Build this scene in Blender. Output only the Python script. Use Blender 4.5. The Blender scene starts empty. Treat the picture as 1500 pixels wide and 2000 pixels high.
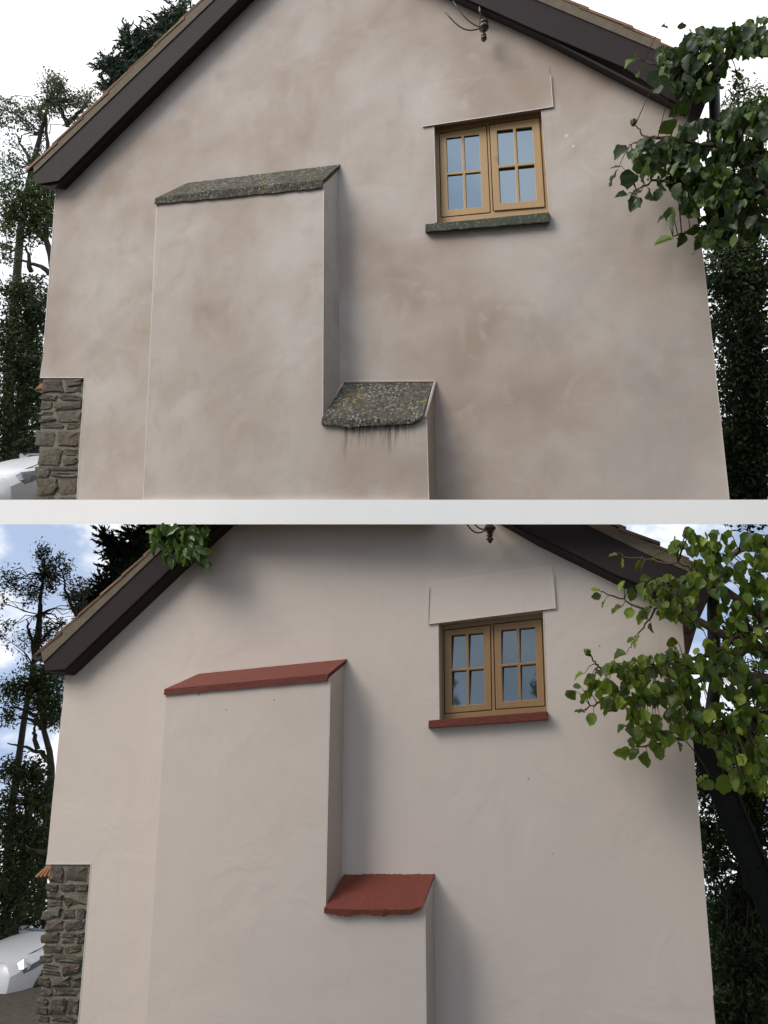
import bpy, bmesh, math, random
from mathutils import Vector, Matrix, noise as mnoise
random.seed(7)
R = math.radians
S = bpy.context.scene
COL = S.collection

# ------------------------------------------------------------------ camera
F = 1250.0                      # focal length in pixels of the 1500x2000 picture
TH = math.atan(1250.0 / 7400.0) # the camera looks up by this much
CAMZ = 5.0
cd = bpy.data.cameras.new('camera'); cam = bpy.data.objects.new('camera', cd); COL.objects.link(cam)
cd.sensor_fit = 'HORIZONTAL'; cd.sensor_width = 36.0; cd.lens = 36.0 * F / 1500.0
cd.clip_start = 0.05; cd.clip_end = 5000
cam.location = (0, 0, CAMZ); cam.rotation_euler = (math.pi / 2 + TH, 0, 0)
S.camera = cam
C0 = Vector((0, 0, CAMZ))

# ------------------------------------------------------------------ world
YAW = R(20.4)
NW = Vector((math.sin(YAW), math.cos(YAW), 0))      # horizontal direction into the gables
UW = Vector((math.cos(YAW), -math.sin(YAW), 0))     # along the gables, to the right
SUN_TRAVEL = (UW * 0.85 + NW * 0.85 + Vector((0, 0, -1.12))).normalized()
to_sun = -SUN_TRAVEL
W = bpy.data.worlds.new('World'); S.world = W; W.use_nodes = True
nt = W.node_tree; nt.nodes.clear()
def wn(t, **k):
    n = nt.nodes.new(t)
    for a, b in k.items(): setattr(n, a, b)
    return n
wo = wn('ShaderNodeOutputWorld')
tc = wn('ShaderNodeTexCoord')
sep = wn('ShaderNodeSeparateXYZ'); nt.links.new(tc.outputs['Generated'], sep.inputs[0])
ab = wn('ShaderNodeMath', operation='ABSOLUTE'); nt.links.new(sep.outputs[2], ab.inputs[0])
ad = wn('ShaderNodeMath', operation='ADD'); nt.links.new(ab.outputs[0], ad.inputs[0]); ad.inputs[1].default_value = 0.55
cmb = wn('ShaderNodeCombineXYZ')
nt.links.new(sep.outputs[0], cmb.inputs[0]); nt.links.new(sep.outputs[1], cmb.inputs[1]); nt.links.new(ad.outputs[0], cmb.inputs[2])
sky = wn('ShaderNodeTexSky', sky_type='NISHITA'); sky.sun_disc = False
sky.sun_elevation = math.asin(to_sun.z); sky.sun_rotation = math.atan2(to_sun.x, to_sun.y)
nrm = wn('ShaderNodeVectorMath', operation='NORMALIZE')
nt.links.new(cmb.outputs[0], nrm.inputs[0]); nt.links.new(nrm.outputs[0], sky.inputs[0])
bg1 = wn('ShaderNodeBackground'); bg1.inputs[1].default_value = 0.13
nt.links.new(sky.outputs[0], bg1.inputs[0])
nz = wn('ShaderNodeTexNoise'); nz.inputs['Scale'].default_value = 5.5; nz.inputs['Detail'].default_value = 6; nz.inputs['Roughness'].default_value = 0.55
mp = wn('ShaderNodeMapping'); mp.inputs['Scale'].default_value = (1, 1, 1.6); mp.inputs['Location'].default_value = (3.1, 0.4, 1.2)
nt.links.new(tc.outputs['Generated'], mp.inputs[0]); nt.links.new(mp.outputs[0], nz.inputs[0])
# cloud cover: closed above about ten degrees, broken nearer the horizon
cov = wn('ShaderNodeMapRange'); cov.inputs[1].default_value = 0.14; cov.inputs[2].default_value = 0.24
cov.inputs[3].default_value = 0.0; cov.inputs[4].default_value = 0.42
nt.links.new(sep.outputs[2], cov.inputs[0])
s2 = wn('ShaderNodeMath', operation='ADD'); nt.links.new(nz.outputs[0], s2.inputs[0]); nt.links.new(cov.outputs[0], s2.inputs[1])
cm = wn('ShaderNodeMapRange'); cm.interpolation_type = 'SMOOTHSTEP'
cm.inputs[1].default_value = 0.42; cm.inputs[2].default_value = 0.60; cm.inputs[3].default_value = 0.22
nt.links.new(s2.outputs[0], cm.inputs[0])
nz2 = wn('ShaderNodeTexNoise'); nz2.inputs['Scale'].default_value = 2.6; nz2.inputs['Detail'].default_value = 5
nt.links.new(mp.outputs[0], nz2.inputs[0])
cr = wn('ShaderNodeValToRGB')
cr.color_ramp.elements[0].position = 0.35; cr.color_ramp.elements[0].color = (0.80, 0.86, 0.95, 1)
cr.color_ramp.elements[1].position = 0.62; cr.color_ramp.elements[1].color = (1.0, 1.0, 1.0, 1)
nt.links.new(nz2.outputs[0], cr.inputs[0])
bg2 = wn('ShaderNodeBackground')
zen = wn('ShaderNodeMapRange'); zen.inputs[1].default_value = 0.3; zen.inputs[2].default_value = 1.0
zen.inputs[3].default_value = 0.80; zen.inputs[4].default_value = 1.05
nt.links.new(sep.outputs[2], zen.inputs[0]); nt.links.new(zen.outputs[0], bg2.inputs[1])
# heavier blue-grey cloud in the half of the sky behind the photographer
dk = wn('ShaderNodeMapRange'); dk.inputs[1].default_value = 0.0; dk.inputs[2].default_value = -0.45; dk.inputs[3].default_value = 0.0; dk.inputs[4].default_value = 1.0
nt.links.new(sep.outputs[1], dk.inputs[0])
nz3 = wn('ShaderNodeTexNoise'); nz3.inputs['Scale'].default_value = 3.6; nz3.inputs['Detail'].default_value = 4; nz3.inputs['Distortion'].default_value = 0.4
nt.links.new(tc.outputs['Generated'], nz3.inputs[0])
dn = wn('ShaderNodeMapRange'); dn.inputs[1].default_value = 0.35; dn.inputs[2].default_value = 0.62; dn.inputs[3].default_value = 0.95; dn.inputs[4].default_value = 0.35
nt.links.new(nz3.outputs[0], dn.inputs[0])
dm = wn('ShaderNodeMath', operation='MULTIPLY'); nt.links.new(dk.outputs[0], dm.inputs[0]); nt.links.new(dn.outputs[0], dm.inputs[1])
dmx = wn('ShaderNodeMix', data_type='RGBA'); nt.links.new(dm.outputs[0], dmx.inputs[0]); nt.links.new(cr.outputs[0], dmx.inputs[6]); dmx.inputs[7].default_value = (0.40, 0.52, 0.68, 1)
nt.links.new(dmx.outputs[2], bg2.inputs[0])
mx = wn('ShaderNodeMixShader')
nt.links.new(cm.outputs[0], mx.inputs[0]); nt.links.new(bg1.outputs[0], mx.inputs[1]); nt.links.new(bg2.outputs[0], mx.inputs[2])
nt.links.new(mx.outputs[0], wo.inputs[0])

sl = bpy.data.lights.new('sun', 'SUN'); sl.energy = 2.0; sl.angle = R(32); sl.color = (1.0, 0.93, 0.85)
so = bpy.data.objects.new('sun', sl); COL.objects.link(so)
so.rotation_euler = SUN_TRAVEL.to_track_quat('-Z', 'Y').to_euler(); so.location = (0, 0, 30)
S.view_settings.view_transform = 'Standard'; S.view_settings.look = 'None'
S.view_settings.gamma = 1; S.view_settings.exposure = 0.68
S.view_settings.use_curve_mapping = False

# ------------------------------------------------------------------ geometry helpers
CT, ST = math.cos(TH), math.sin(TH)
def ray(px, py):
    x = (px - 750) / F; u = (1000 - py) / F
    return Vector((x, CT - u * ST, ST + u * CT))
D0 = 6.5 * ray(750, 1000).dot(NW)
def P(p, off=0.0):
    """the point on the plane parallel to the gables, standing off metres in front of them"""
    w = ray(p[0], p[1]); return C0 + w * ((D0 - off) / w.dot(NW))
def Q(px, py, depth):
    return C0 + ray(px, py) * depth

def tag(o, label=None, cat=None, group=None, kind=None):
    if label: o['label'] = label
    if cat: o['category'] = cat
    if group: o['group'] = group
    if kind: o['kind'] = kind
    return o
def empty(name, loc, label, cat, group=None, rot=None):
    o = bpy.data.objects.new(name, None); COL.objects.link(o); o.location = loc; o.empty_display_size = 0.3
    if rot: o.rotation_euler = rot
    return tag(o, label, cat, group)
def origin(parent):
    v = Vector((0, 0, 0))
    while parent: v += parent.location; parent = parent.parent
    return v
def mesh(name, V, Fc, mat, parent=None, local=False, smooth=False, bevel=0, seg=2, recalc=True):
    o_ = Vector((0, 0, 0)) if local else origin(parent)
    me = bpy.data.meshes.new(name)
    me.from_pydata([tuple(Vector(v) - o_) for v in V], [], Fc)
    if recalc:
        bm = bmesh.new(); bm.from_mesh(me); bmesh.ops.recalc_face_normals(bm, faces=bm.faces); bm.to_mesh(me); bm.free()
    if smooth:
        for p in me.polygons: p.use_smooth = True
    me.materials.append(mat)
    o = bpy.data.objects.new(name, me); COL.objects.link(o)
    if parent: o.parent = parent
    if bevel:
        b = o.modifiers.new('bevel', 'BEVEL'); b.width = bevel; b.segments = seg; b.limit_method = 'ANGLE'; b.angle_limit = R(30)
    return o
class MB:
    def __init__(s): s.V = []; s.F = []
    def add(s, V, Fc):
        n = len(s.V); s.V += [Vector(v) for v in V]; s.F += [tuple(i + n for i in f) for f in Fc]
    def hexa(s, A, B):            # two quads
        s.add(list(A) + list(B), [(0,1,2,3), (7,6,5,4), (0,4,5,1), (1,5,6,2), (2,6,7,3), (3,7,4,0)])
    def box(s, c, d, M=None):
        x, y, z = [k / 2 for k in d]; c = Vector(c)
        pts = [Vector(q) for q in ((-x,-y,-z),(x,-y,-z),(x,y,-z),(-x,y,-z),(-x,-y,z),(x,-y,z),(x,y,z),(-x,y,z))]
        if M: pts = [M @ q for q in pts]
        pts = [c + q for q in pts]; s.hexa(pts[:4], pts[4:])
    def tube(s, pts, r, n=7, cap=True):
        pts = [Vector(p) for p in pts]
        if not hasattr(r, '__len__'): r = [r] * len(pts)
        rings = []
        for i, p in enumerate(pts):
            t = (pts[min(i+1, len(pts)-1)] - pts[max(i-1, 0)]).normalized()
            a = t.cross(Vector((0.31, 0.17, 0.93)));
            if a.length < 1e-3: a = t.cross(Vector((1, 0, 0)))
            a.normalize(); b = t.cross(a)
            rings.append([p + (a * math.cos(2*math.pi*k/n) + b * math.sin(2*math.pi*k/n)) * r[i] for k in range(n)])
        V = [v for rr in rings for v in rr]; Fc = []
        for i in range(len(pts) - 1):
            for k in range(n): Fc.append((i*n+k, i*n+(k+1) % n, (i+1)*n+(k+1) % n, (i+1)*n+k))
        if cap: Fc.append(tuple(range(n))); Fc.append(tuple((len(pts)-1)*n + k for k in range(n)))
        s.add(V, Fc)
    def build(s, name, mat, parent=None, **k): return mesh(name, s.V, s.F, mat, parent, **k)

def prism(name, poly, off, depth, mat, parent, vp, holes=(), bevel=0, back=True, off_b=None, smooth=False, mb=None):
    """a pixel outline laid on the plane standing off metres before the gable, with real thickness in the direction of vp"""
    w = ray(*vp); d = w * (depth / w.dot(NW))
    bm = bmesh.new(); es = []
    for lp in [poly] + list(holes):
        vs = [bm.verts.new(P(p, off)) for p in lp]
        for i in range(len(vs)): es.append(bm.edges.new((vs[i], vs[(i+1) % len(vs)])))
    if holes: bmesh.ops.triangle_fill(bm, use_beauty=True, edges=es)
    else: bm.faces.new(bm.verts)
    bm.verts.index_update()
    V = [v.co.copy() for v in bm.verts]; Fs = [tuple(v.index for v in f.verts) for f in bm.faces]
    bnd = [(e.verts[0].index, e.verts[1].index) for e in bm.edges if len(e.link_faces) == 1]
    bm.free(); n = len(V)
    V2 = V + [v + d for v in V]
    F2 = Fs + [tuple(i + n for i in reversed(f)) for f in Fs] + [(a, b, b+n, a+n) for a, b in bnd]
    if mb is not None: mb.add(V2, F2); return
    return mesh(name, V2, F2, mat, parent, bevel=bevel, smooth=smooth)

def bil(q, u, v):                 # q = TL, TR, BR, BL
    tx = (q[0][0]*(1-u)+q[1][0]*u, q[0][1]*(1-u)+q[1][1]*u); bx = (q[3][0]*(1-u)+q[2][0]*u, q[3][1]*(1-u)+q[2][1]*u)
    return (tx[0]*(1-v)+bx[0]*v, tx[1]*(1-v)+bx[1]*v)
def sub(q, u0, u1, v0, v1): return [bil(q,u0,v0), bil(q,u1,v0), bil(q,u1,v1), bil(q,u0,v1)]

# ------------------------------------------------------------------ materials
class Mat:
    def __init__(s, name, rough=0.8, spec=0.3):
        s.m = bpy.data.materials.new(name); s.m.use_nodes = True; s.t = s.m.node_tree; s.t.nodes.clear()
        s.out = s.n('ShaderNodeOutputMaterial'); s.b = s.n('ShaderNodeBsdfPrincipled')
        s.b.inputs['Roughness'].default_value = rough; s.b.inputs['Specular IOR Level'].default_value = spec
        s.l(s.b.outputs[0], s.out.inputs[0]); s.co = s.n('ShaderNodeTexCoord').outputs['Object']
    def n(s, t, **k):
        x = s.t.nodes.new(t)
        for a, b in k.items(): setattr(x, a, b)
        return x
    def l(s, a, b): s.t.links.new(a, b)
    def map(s, scale=(1,1,1), loc=(0,0,0), rotz=0, src=None):
        m = s.n('ShaderNodeMapping'); m.inputs['Scale'].default_value = scale; m.inputs['Location'].default_value = loc
        m.inputs['Rotation'].default_value = (0, 0, rotz); s.l(src or s.co, m.inputs[0]); return m.outputs[0]
    def noise(s, scale, detail=4, rough=0.5, dist=0, src=None, col=False):
        x = s.n('ShaderNodeTexNoise'); x.inputs['Scale'].default_value = scale; x.inputs['Detail'].default_value = detail
        x.inputs['Roughness'].default_value = rough; x.inputs['Distortion'].default_value = dist
        s.l(src or s.co, x.inputs[0]); return x.outputs[1 if col else 0]
    def ramp(s, fac, stops):
        x = s.n('ShaderNodeValToRGB'); e = x.color_ramp.elements
        while len(e) < len(stops): e.new(0.5)
        for i, (p, c) in enumerate(stops):
            e[i].position = p; e[i].color = (c, c, c, 1) if not hasattr(c, '__len__') else (*c, 1)
        s.l(fac, x.inputs[0]); return x.outputs[0]
    def mix(s, fac, a, b, mode='MIX'):
        x = s.n('ShaderNodeMix', data_type='RGBA', blend_type=mode)
        for v, i in ((fac, 0), (a, 6), (b, 7)):
            if hasattr(v, 'links'): s.l(v, x.inputs[i])
            elif i == 0: x.inputs[0].default_value = v
            else: x.inputs[i].default_value = (*v, 1)
        return x.outputs[2]
    def math(s, op, a, b=None, clamp=False):
        x = s.n('ShaderNodeMath', operation=op); x.use_clamp = clamp
        for i, v in enumerate((a, b)):
            if v is None: continue
            if hasattr(v, 'links'): s.l(v, x.inputs[i])
            else: x.inputs[i].default_value = v
        return x.outputs[0]
    def rng(s, v, a, b, c=0.0, d=1.0, smooth=True):
        x = s.n('ShaderNodeMapRange'); x.interpolation_type = 'SMOOTHSTEP' if smooth else 'LINEAR'
        for i, k in enumerate((a, b, c, d)): x.inputs[i+1].default_value = k
        s.l(v, x.inputs[0]); return x.outputs[0]
    def base(s, c):
        if hasattr(c, 'links'): s.l(c, s.b.inputs['Base Color'])
        else: s.b.inputs['Base Color'].default_value = (*c, 1)
    def bump(s, h, strength=0.3, dist=0.01):
        x = s.n('ShaderNodeBump'); x.inputs['Strength'].default_value = strength; x.inputs['Distance'].default_value = dist
        s.l(h, x.inputs['Height']); s.l(x.outputs[0], s.b.inputs['Normal'])
    def island(s):
        return s.n('ShaderNodeNewGeometry').outputs['Random Per Island']
    def blob(s, p, off, r, asp=1.0, org=Vector((0,0,0))):
        """soft patch round a point of the wall (object space)"""
        c = P(p, off) - org
        v = s.n('ShaderNodeVectorMath', operation='SUBTRACT'); s.l(s.co, v.inputs[0]); v.inputs[1].default_value = c
        m = s.n('ShaderNodeVectorMath', operation='MULTIPLY'); s.l(v.outputs[0], m.inputs[0]); m.inputs[1].default_value = (1, 1, asp)
        ln = s.n('ShaderNodeVectorMath', operation='LENGTH'); s.l(m.outputs[0], ln.inputs[0])
        return s.rng(ln.outputs['Value'], 0, r, 1, 0)

def simple(name, c, rough=0.6, spec=0.3, var=0.12, sc=6, bump=0, bsc=60, metal=0):
    m = Mat(name, rough, spec); n = m.noise(sc, 4)
    m.base(m.mix(n, [k*(1-var) for k in c], [min(1, k*(1+var)) for k in c]))
    m.b.inputs['Metallic'].default_value = metal
    if bump: m.bump(m.noise(bsc, 3), bump, 0.01)
    return m.m

def plaster_old(org, streak=False, seed=0):
    m = Mat('old_lime_render', 0.92, 0.15)
    warp = m.noise(1.3, 2, 0.5, 0, m.map(loc=(seed, 0, 3)), col=True)
    src = m.mix(0.28, m.co, warp, 'ADD')
    a = m.noise(0.8, 3, 0.5, 0.2, m.map(loc=(seed, 2, 1), src=src))
    b = m.noise(2.6, 3, 0.5, 0.5, m.map(loc=(4, seed, 6), src=src))
    c = m.noise(8.0, 5, 0.6, 0.3, src)
    col = m.ramp(a, [(0.28, (0.350, 0.272, 0.220)), (0.42, (0.43, 0.358, 0.305)), (0.56, (0.475, 0.415, 0.366)), (0.74, (0.53, 0.475, 0.432))])
    col = m.mix(m.rng(b, 0.48, 0.74, 0, 0.38), col, (0.375, 0.292, 0.235))
    col = m.mix(m.rng(b, 0.44, 0.26, 0, 0.4), col, (0.52, 0.465, 0.435))
    # broad trowel sweeps
    for k, (cx, cy) in enumerate([(470, 640), (760, 620), (620, 190), (980, 640), (1200, 780), (230, 560), (520, 880), (1180, 300), (900, 140)]):
        v = m.n('ShaderNodeVectorMath', operation='SUBTRACT'); m.l(src, v.inputs[0]); v.inputs[1].default_value = P((cx, cy)) - org + Vector((.14, .14, .14))
        ln = m.n('ShaderNodeVectorMath', operation='LENGTH'); m.l(v.outputs[0], ln.inputs[0])
        sn = m.math('SINE', m.math('MULTIPLY', ln.outputs['Value'], 34.0))
        ring = m.math('MULTIPLY', m.rng(sn, 0.1, 1.0, 0, 1), m.rng(ln.outputs['Value'], 0.25, 0.85, 1, 0))
        ring = m.math('MULTIPLY', ring, m.rng(m.noise(3.0, 3, 0.6, 0, m.map(loc=(k*3.1, 1, 1))), 0.45, 0.65, 0, 0.2))
        col = m.mix(ring, col, (0.56, 0.51, 0.485))
    col = m.mix(m.rng(c, 0.5, 0.72, 0, 0.16), col, (0.33, 0.28, 0.24))
    for p, r, f, cc, asp in [((432,150),.16,.55,(.30,.26,.22),1), ((255,420),.35,.45,(.37,.29,.23),1), ((1180,420),.5,.36,(.33,.29,.255),1), ((1330,760),.9,.5,(.33,.305,.28),.7), ((1250,930),.9,.45,(.36,.335,.31),1),  # last two: broad grey patches putting tree shade into the render colour
                        ((1060,640),.5,.42,(.30,.255,.225),1.2), ((620,650),.35,.3,(.34,.28,.24),.7), ((345,600),.25,.4,(.33,.27,.225),.8), ((500,410),.55,.5,(.36,.265,.20),3.0), ((480,760),.7,.35,(.36,.33,.30),1), ((420,940),.6,.4,(.35,.32,.295),1), ((1150,560),.8,.3,(.34,.31,.285),1),
                        ((860,470),.22,.55,(.36,.26,.20),1), ((1080,910),.4,.35,(.34,.28,.24),1.4), ((480,270),.45,.35,(.45,.33,.26),1), ((120,720),.3,.4,(.44,.32,.26),1),
                        ((1280,720),.6,.3,(.31,.27,.24),1.2), ((560,560),.3,.35,(.46,.37,.29),.8), ((690,740),.3,.35,(.34,.29,.25),1.5)]:
        f_ = m.math('MULTIPLY', m.blob(p, 0, r, asp, org), m.rng(m.noise(3.0, 3, 0.5, 0.3), 0.35, 0.6, 0.45*f, f*1.15))
        col = m.mix(f_, col, cc)
    run = m.noise(1.0, 4, 0.6, 0.3, m.map(scale=(11, 11, 0.9)))
    col = m.mix(m.rng(run, 0.54, 0.76, 0, 0.12), col, (0.31, 0.26, 0.22))
    gr = m.noise(60, 4, 0.7); col = m.mix(m.rng(gr, 0.5, 0.75, 0, 0.16), col, (0.30, 0.25, 0.21))
    for p, r in [((1107,265),.022), ((1120,286),.014), ((1113,273),.01)]:
        fl = m.math('MULTIPLY', m.blob(p, 0, r*1.5, 1, org), m.rng(m.noise(90, 2), 0.45, 0.6)); col = m.mix(fl, col, (.85, .84, .82))
    if streak:
        u = m.n('ShaderNodeVectorMath', operation='DOT_PRODUCT'); m.l(m.co, u.inputs[0]); u.inputs[1].default_value = UW
        u = u.outputs['Value']; z = m.n('ShaderNodeSeparateXYZ'); m.l(m.co, z.inputs[0]); z = z.outputs[2]
        A = P((640, 829), .32) - org; B = P((812, 826), .32) - org
        cu = m.n('ShaderNodeCombineXYZ'); m.l(m.math('MULTIPLY', u, 26.0), cu.inputs[0]); m.l(m.math('MULTIPLY', z, 1.5), cu.inputs[2])
        st = m.noise(1.0, 3, 0.65, 0, cu.outputs[0])
        ln_ = m.noise(9.0, 2, 0.5, 0, m.n('ShaderNodeCombineXYZ').outputs[0])
        cv = m.n('ShaderNodeCombineXYZ'); m.l(m.math('MULTIPLY', u, 8.0), cv.inputs[0])
        reach = m.rng(m.noise(1.0, 2, 0.6, 0, cv.outputs[0]), 0.3, 0.7, 0.14, 0.52)
        top = A.z
        dz = m.math('DIVIDE', m.math('SUBTRACT', top, z), reach)
        fall = m.rng(dz, 0.0, 1.0, 1, 0)
        inz = m.rng(z, top + 0.02, top + 0.03, 1, 0)
        inu = m.math('MULTIPLY', m.rng(u, A.dot(UW) + 0.0, A.dot(UW) + 0.3, 0, 1), m.rng(u, B.dot(UW) - 0.05, B.dot(UW) + 0.01, 1, 0))
        f_ = m.math('MULTIPLY', m.math('MULTIPLY', m.rng(st, 0.40, 0.58), fall), m.math('MULTIPLY', inz, inu))
        col = m.mix(m.math('MULTIPLY', f_, 0.92), col, (0.055, 0.058, 0.042))
    m.base(col)
    h = m.math('ADD', m.math('MULTIPLY', m.noise(1.4, 3, 0.5, 0.6), 3.0), m.math('MULTIPLY', m.noise(40, 4, 0.6), 0.12))
    m.bump(h, 0.35, 0.012)
    return m.m

def plaster_new(org):
    m = Mat('fresh_cream_render', 0.85, 0.2)
    a = m.noise(0.9, 4, 0.5, 0.4); b = m.noise(3.0, 3, 0.5, 0.8)
    col = m.mix(a, (0.560, 0.484, 0.424), (0.608, 0.530, 0.470))
    col = m.mix(m.rng(b, 0.5, 0.75, 0, 0.35), col, (0.545, 0.472, 0.425))
    for p, r in [((388,1356),.02), ((442,1386),.012), ((535,1367),.012), ((1171,1262),.012), ((1032,1521),.012), ((520,1340),.01), ((1080,1668),.008)]:
        col = m.mix(m.blob(p, 0.32 if p[0] < 600 else 0, r, 1, org), col, (.10, .085, .06))
    m.base(col)
    col2 = m.mix(m.rng(m.noise(1.0, 4, 0.6, 0.2, m.map(scale=(9, 9, 0.8))), 0.5, 0.75, 0, 0.10), col, (0.44, 0.39, 0.34)); m.base(col2)
    h = m.math('ADD', m.math('MULTIPLY', m.noise(1.3, 4, 0.55, 0.8), 4.0), m.math('MULTIPLY', m.noise(55, 3, 0.6), 0.10))
    m.bump(h, 0.28, 0.012)
    return m.m

def lichen_stone():
    m = Mat('lichened_stone', 0.95, 0.1)
    col = m.mix(m.noise(5, 5, 0.6), (0.060, 0.056, 0.045), (0.165, 0.148, 0.115))
    col = m.mix(m.rng(m.noise(34, 6, 0.75), 0.44, 0.62, 0, 0.85), col, (0.028, 0.028, 0.022))
    col = m.mix(m.rng(m.noise(24, 5, 0.7, 0.5, m.map(loc=(3,3,3))), 0.54, 0.64, 0, 0.6), col, (0.29, 0.275, 0.235))
    v = m.n('ShaderNodeTexVoronoi'); v.inputs['Scale'].default_value = 28; m.l(m.co, v.inputs[0])
    wl = m.math('MULTIPLY', m.rng(v.outputs[0], 0.20, 0.34, 1, 0), m.rng(m.noise(5, 3, 0.6, 0, m.map(loc=(9,1,1))), 0.48, 0.56))
    col = m.mix(m.math('MULTIPLY', wl, 0.7), col, (0.42, 0.42, 0.37))
    v2 = m.n('ShaderNodeTexVoronoi'); v2.inputs['Scale'].default_value = 13; m.l(m.map(loc=(5,5,2)), v2.inputs[0])
    ol = m.math('MULTIPLY', m.rng(v2.outputs[0], 0.2, 0.3, 1, 0), m.rng(m.noise(3.5, 2, 0.5, 0, m.map(loc=(1,7,1))), 0.54, 0.6))
    col = m.mix(m.math('MULTIPLY', ol, 0.8), col, (0.30, 0.19, 0.04))
    m.base(col); m.bump(m.noise(30, 6, 0.7), 0.9, 0.02); return m.m
def slate_green():
    m = Mat('algae_slate', 0.9, 0.15)
    col = m.mix(m.noise(9, 5, 0.65, 0.5), (0.035, 0.042, 0.030), (0.11, 0.112, 0.082))
    col = m.mix(m.rng(m.noise(26, 4, 0.7), 0.54, 0.66, 0, 0.7), col, (0.20, 0.20, 0.16))
    m.base(col); m.bump(m.noise(35, 5, 0.7), 0.7, 0.01); return m.m
def red_paint():
    m = Mat('red_masonry_paint', 0.55, 0.35)
    col = m.mix(m.noise(6, 5, 0.6), (0.172, 0.040, 0.026), (0.240, 0.060, 0.040))
    col = m.mix(m.rng(m.noise(70, 3, 0.6), 0.62, 0.72, 0, 0.35), col, (0.32, 0.14, 0.11))
    m.base(col); m.bump(m.noise(26, 7, 0.8), 1.0, 0.035); return m.m
def stone_mat():
    m = Mat('rubble_stone', 0.95, 0.1); r = m.island()
    col = m.ramp(r, [(0.0, (0.085, 0.075, 0.055)), (0.3, (0.14, 0.12, 0.09)), (0.5, (0.115, 0.082, 0.062)), (0.7, (0.175, 0.155, 0.115)), (0.9, (0.10, 0.095, 0.08)), (1.0, (0.22, 0.19, 0.14))])
    col = m.mix(m.rng(m.noise(14, 5, 0.7), 0.4, 0.7, 0, 0.6), col, (0.05, 0.045, 0.035))
    col = m.mix(m.rng(m.noise(32, 4, 0.7, 0, m.map(loc=(4,4,4))), 0.58, 0.7, 0, 0.5), col, (0.32, 0.30, 0.25))
    m.base(col); m.bump(m.noise(24, 6, 0.7), 1.0, 0.03); return m.m
def mortar_mat():
    m = Mat('lime_mortar', 0.95, 0.1)
    m.base(m.mix(m.noise(18, 5, 0.7), (0.13, 0.12, 0.095), (0.30, 0.275, 0.225))); m.bump(m.noise(40, 5, 0.7), 1.0, 0.02); return m.m
def wood_mat(name, a, b):
    m = Mat(name, 0.5, 0.35)
    g = m.noise(6, 5, 0.6, 0.6, m.map(scale=(7, 7, 0.7)))
    col = m.mix(g, a, b)
    col = m.mix(m.rng(m.noise(5, 3, 0.5, 0.3, m.map(loc=(2,2,5))), 0.60, 0.72, 0, 0.5), col, [k*0.55 for k in a])
    m.base(col); m.bump(g, 0.15, 0.003); return m.m
def glass_mat(name, refl, tint):
    m = Mat(name, 0.05, 0.5); m.base((0.012, 0.015, 0.018))
    g = m.n('ShaderNodeBsdfGlossy'); g.inputs['Roughness'].default_value = 0.03; g.inputs['Color'].default_value = (*tint, 1)
    x = m.n('ShaderNodeMixShader'); x.inputs[0].default_value = refl
    bp = m.n('ShaderNodeBump'); bp.inputs['Strength'].default_value = 0.12; bp.inputs['Distance'].default_value = 0.02
    m.l(m.noise(2.2, 1), bp.inputs['Height']); m.l(bp.outputs[0], g.inputs['Normal'])
    m.l(m.b.outputs[0], x.inputs[1]); m.l(g.outputs[0], x.inputs[2]); m.l(x.outputs[0], m.out.inputs[0]); return m.m
def leaf_mat(name, stops, trans=0.35, rough=0.45, spec=0.35, tcol=(0.22, 0.34, 0.04)):
    m = Mat(name, rough, spec); r = m.island()
    col = m.ramp(r, stops)
    vn = m.noise(1.6, 2, 0.5); col = m.mix(m.rng(vn, 0.4, 0.7, 0, 0.35), col, m.mix(1.0, col, (1.35, 1.25, 0.7), 'MULTIPLY'))
    col = m.mix(m.rng(m.noise(35, 3, 0.6), 0.4, 0.7, 0, 0.25), col, (0.03, 0.05, 0.015))
    m.base(col)
    t = m.n('ShaderNodeBsdfTranslucent'); m.l(m.mix(0.55, col, tcol), t.inputs[0])
    x = m.n('ShaderNodeMixShader'); x.inputs[0].default_value = trans
    m.l(m.b.outputs[0], x.inputs[1]); m.l(t.outputs[0], x.inputs[2]); m.l(x.outputs[0], m.out.inputs[0]); return m.m
def bark_mat(name, a, b):
    m = Mat(name, 0.9, 0.1); m.base(m.mix(m.noise(9, 5, 0.7, 0.5, m.map(scale=(3, 3, 0.6))), a, b)); m.bump(m.noise(20, 4), 0.6, 0.01); return m.m

M = {}
M['lichen'] = lichen_stone(); M['slate'] = slate_green(); M['red'] = red_paint(); M['stone'] = stone_mat(); M['mortar'] = mortar_mat()
M['oak'] = wood_mat('golden_oak_stain', (0.33, 0.20, 0.085), (0.43, 0.275, 0.125))
M['oak_dark'] = wood_mat('oak_stain', (0.245, 0.15, 0.07), (0.32, 0.20, 0.095))
M['glass_a'] = glass_mat('window_glass', 0.31, (0.80, 0.92, 1.0))
M['glass_b'] = glass_mat('window_glass_dim', 0.125, (0.72, 0.88, 1.0))
M['board'] = simple('brown_painted_board', (0.034, 0.026, 0.026), 0.75, 0.12, 0.10, 3, 0.1, 20)
M['soffit'] = simple('dark_soffit', (0.03, 0.025, 0.024), 0.7, 0.2)
M['black'] = simple('black_plastic', (0.018, 0.019, 0.021), 0.4, 0.4)
M['undercloak'] = simple('verge_mortar', (0.155, 0.125, 0.092), 0.9, 0.1, 0.25, 14, 0.5, 60)
M['tile'] = simple('clay_tile', (0.20, 0.115, 0.075), 0.85, 0.15, 0.3, 9, 0.5, 40)
M['orange'] = simple('orange_clay_tile', (0.36, 0.17, 0.09), 0.85, 0.15, 0.3, 12, 0.5, 40)
M['bead_a'] = simple('pale_corner_bead', (0.58, 0.52, 0.48), 0.6, 0.3, 0.15, 6)
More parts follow.
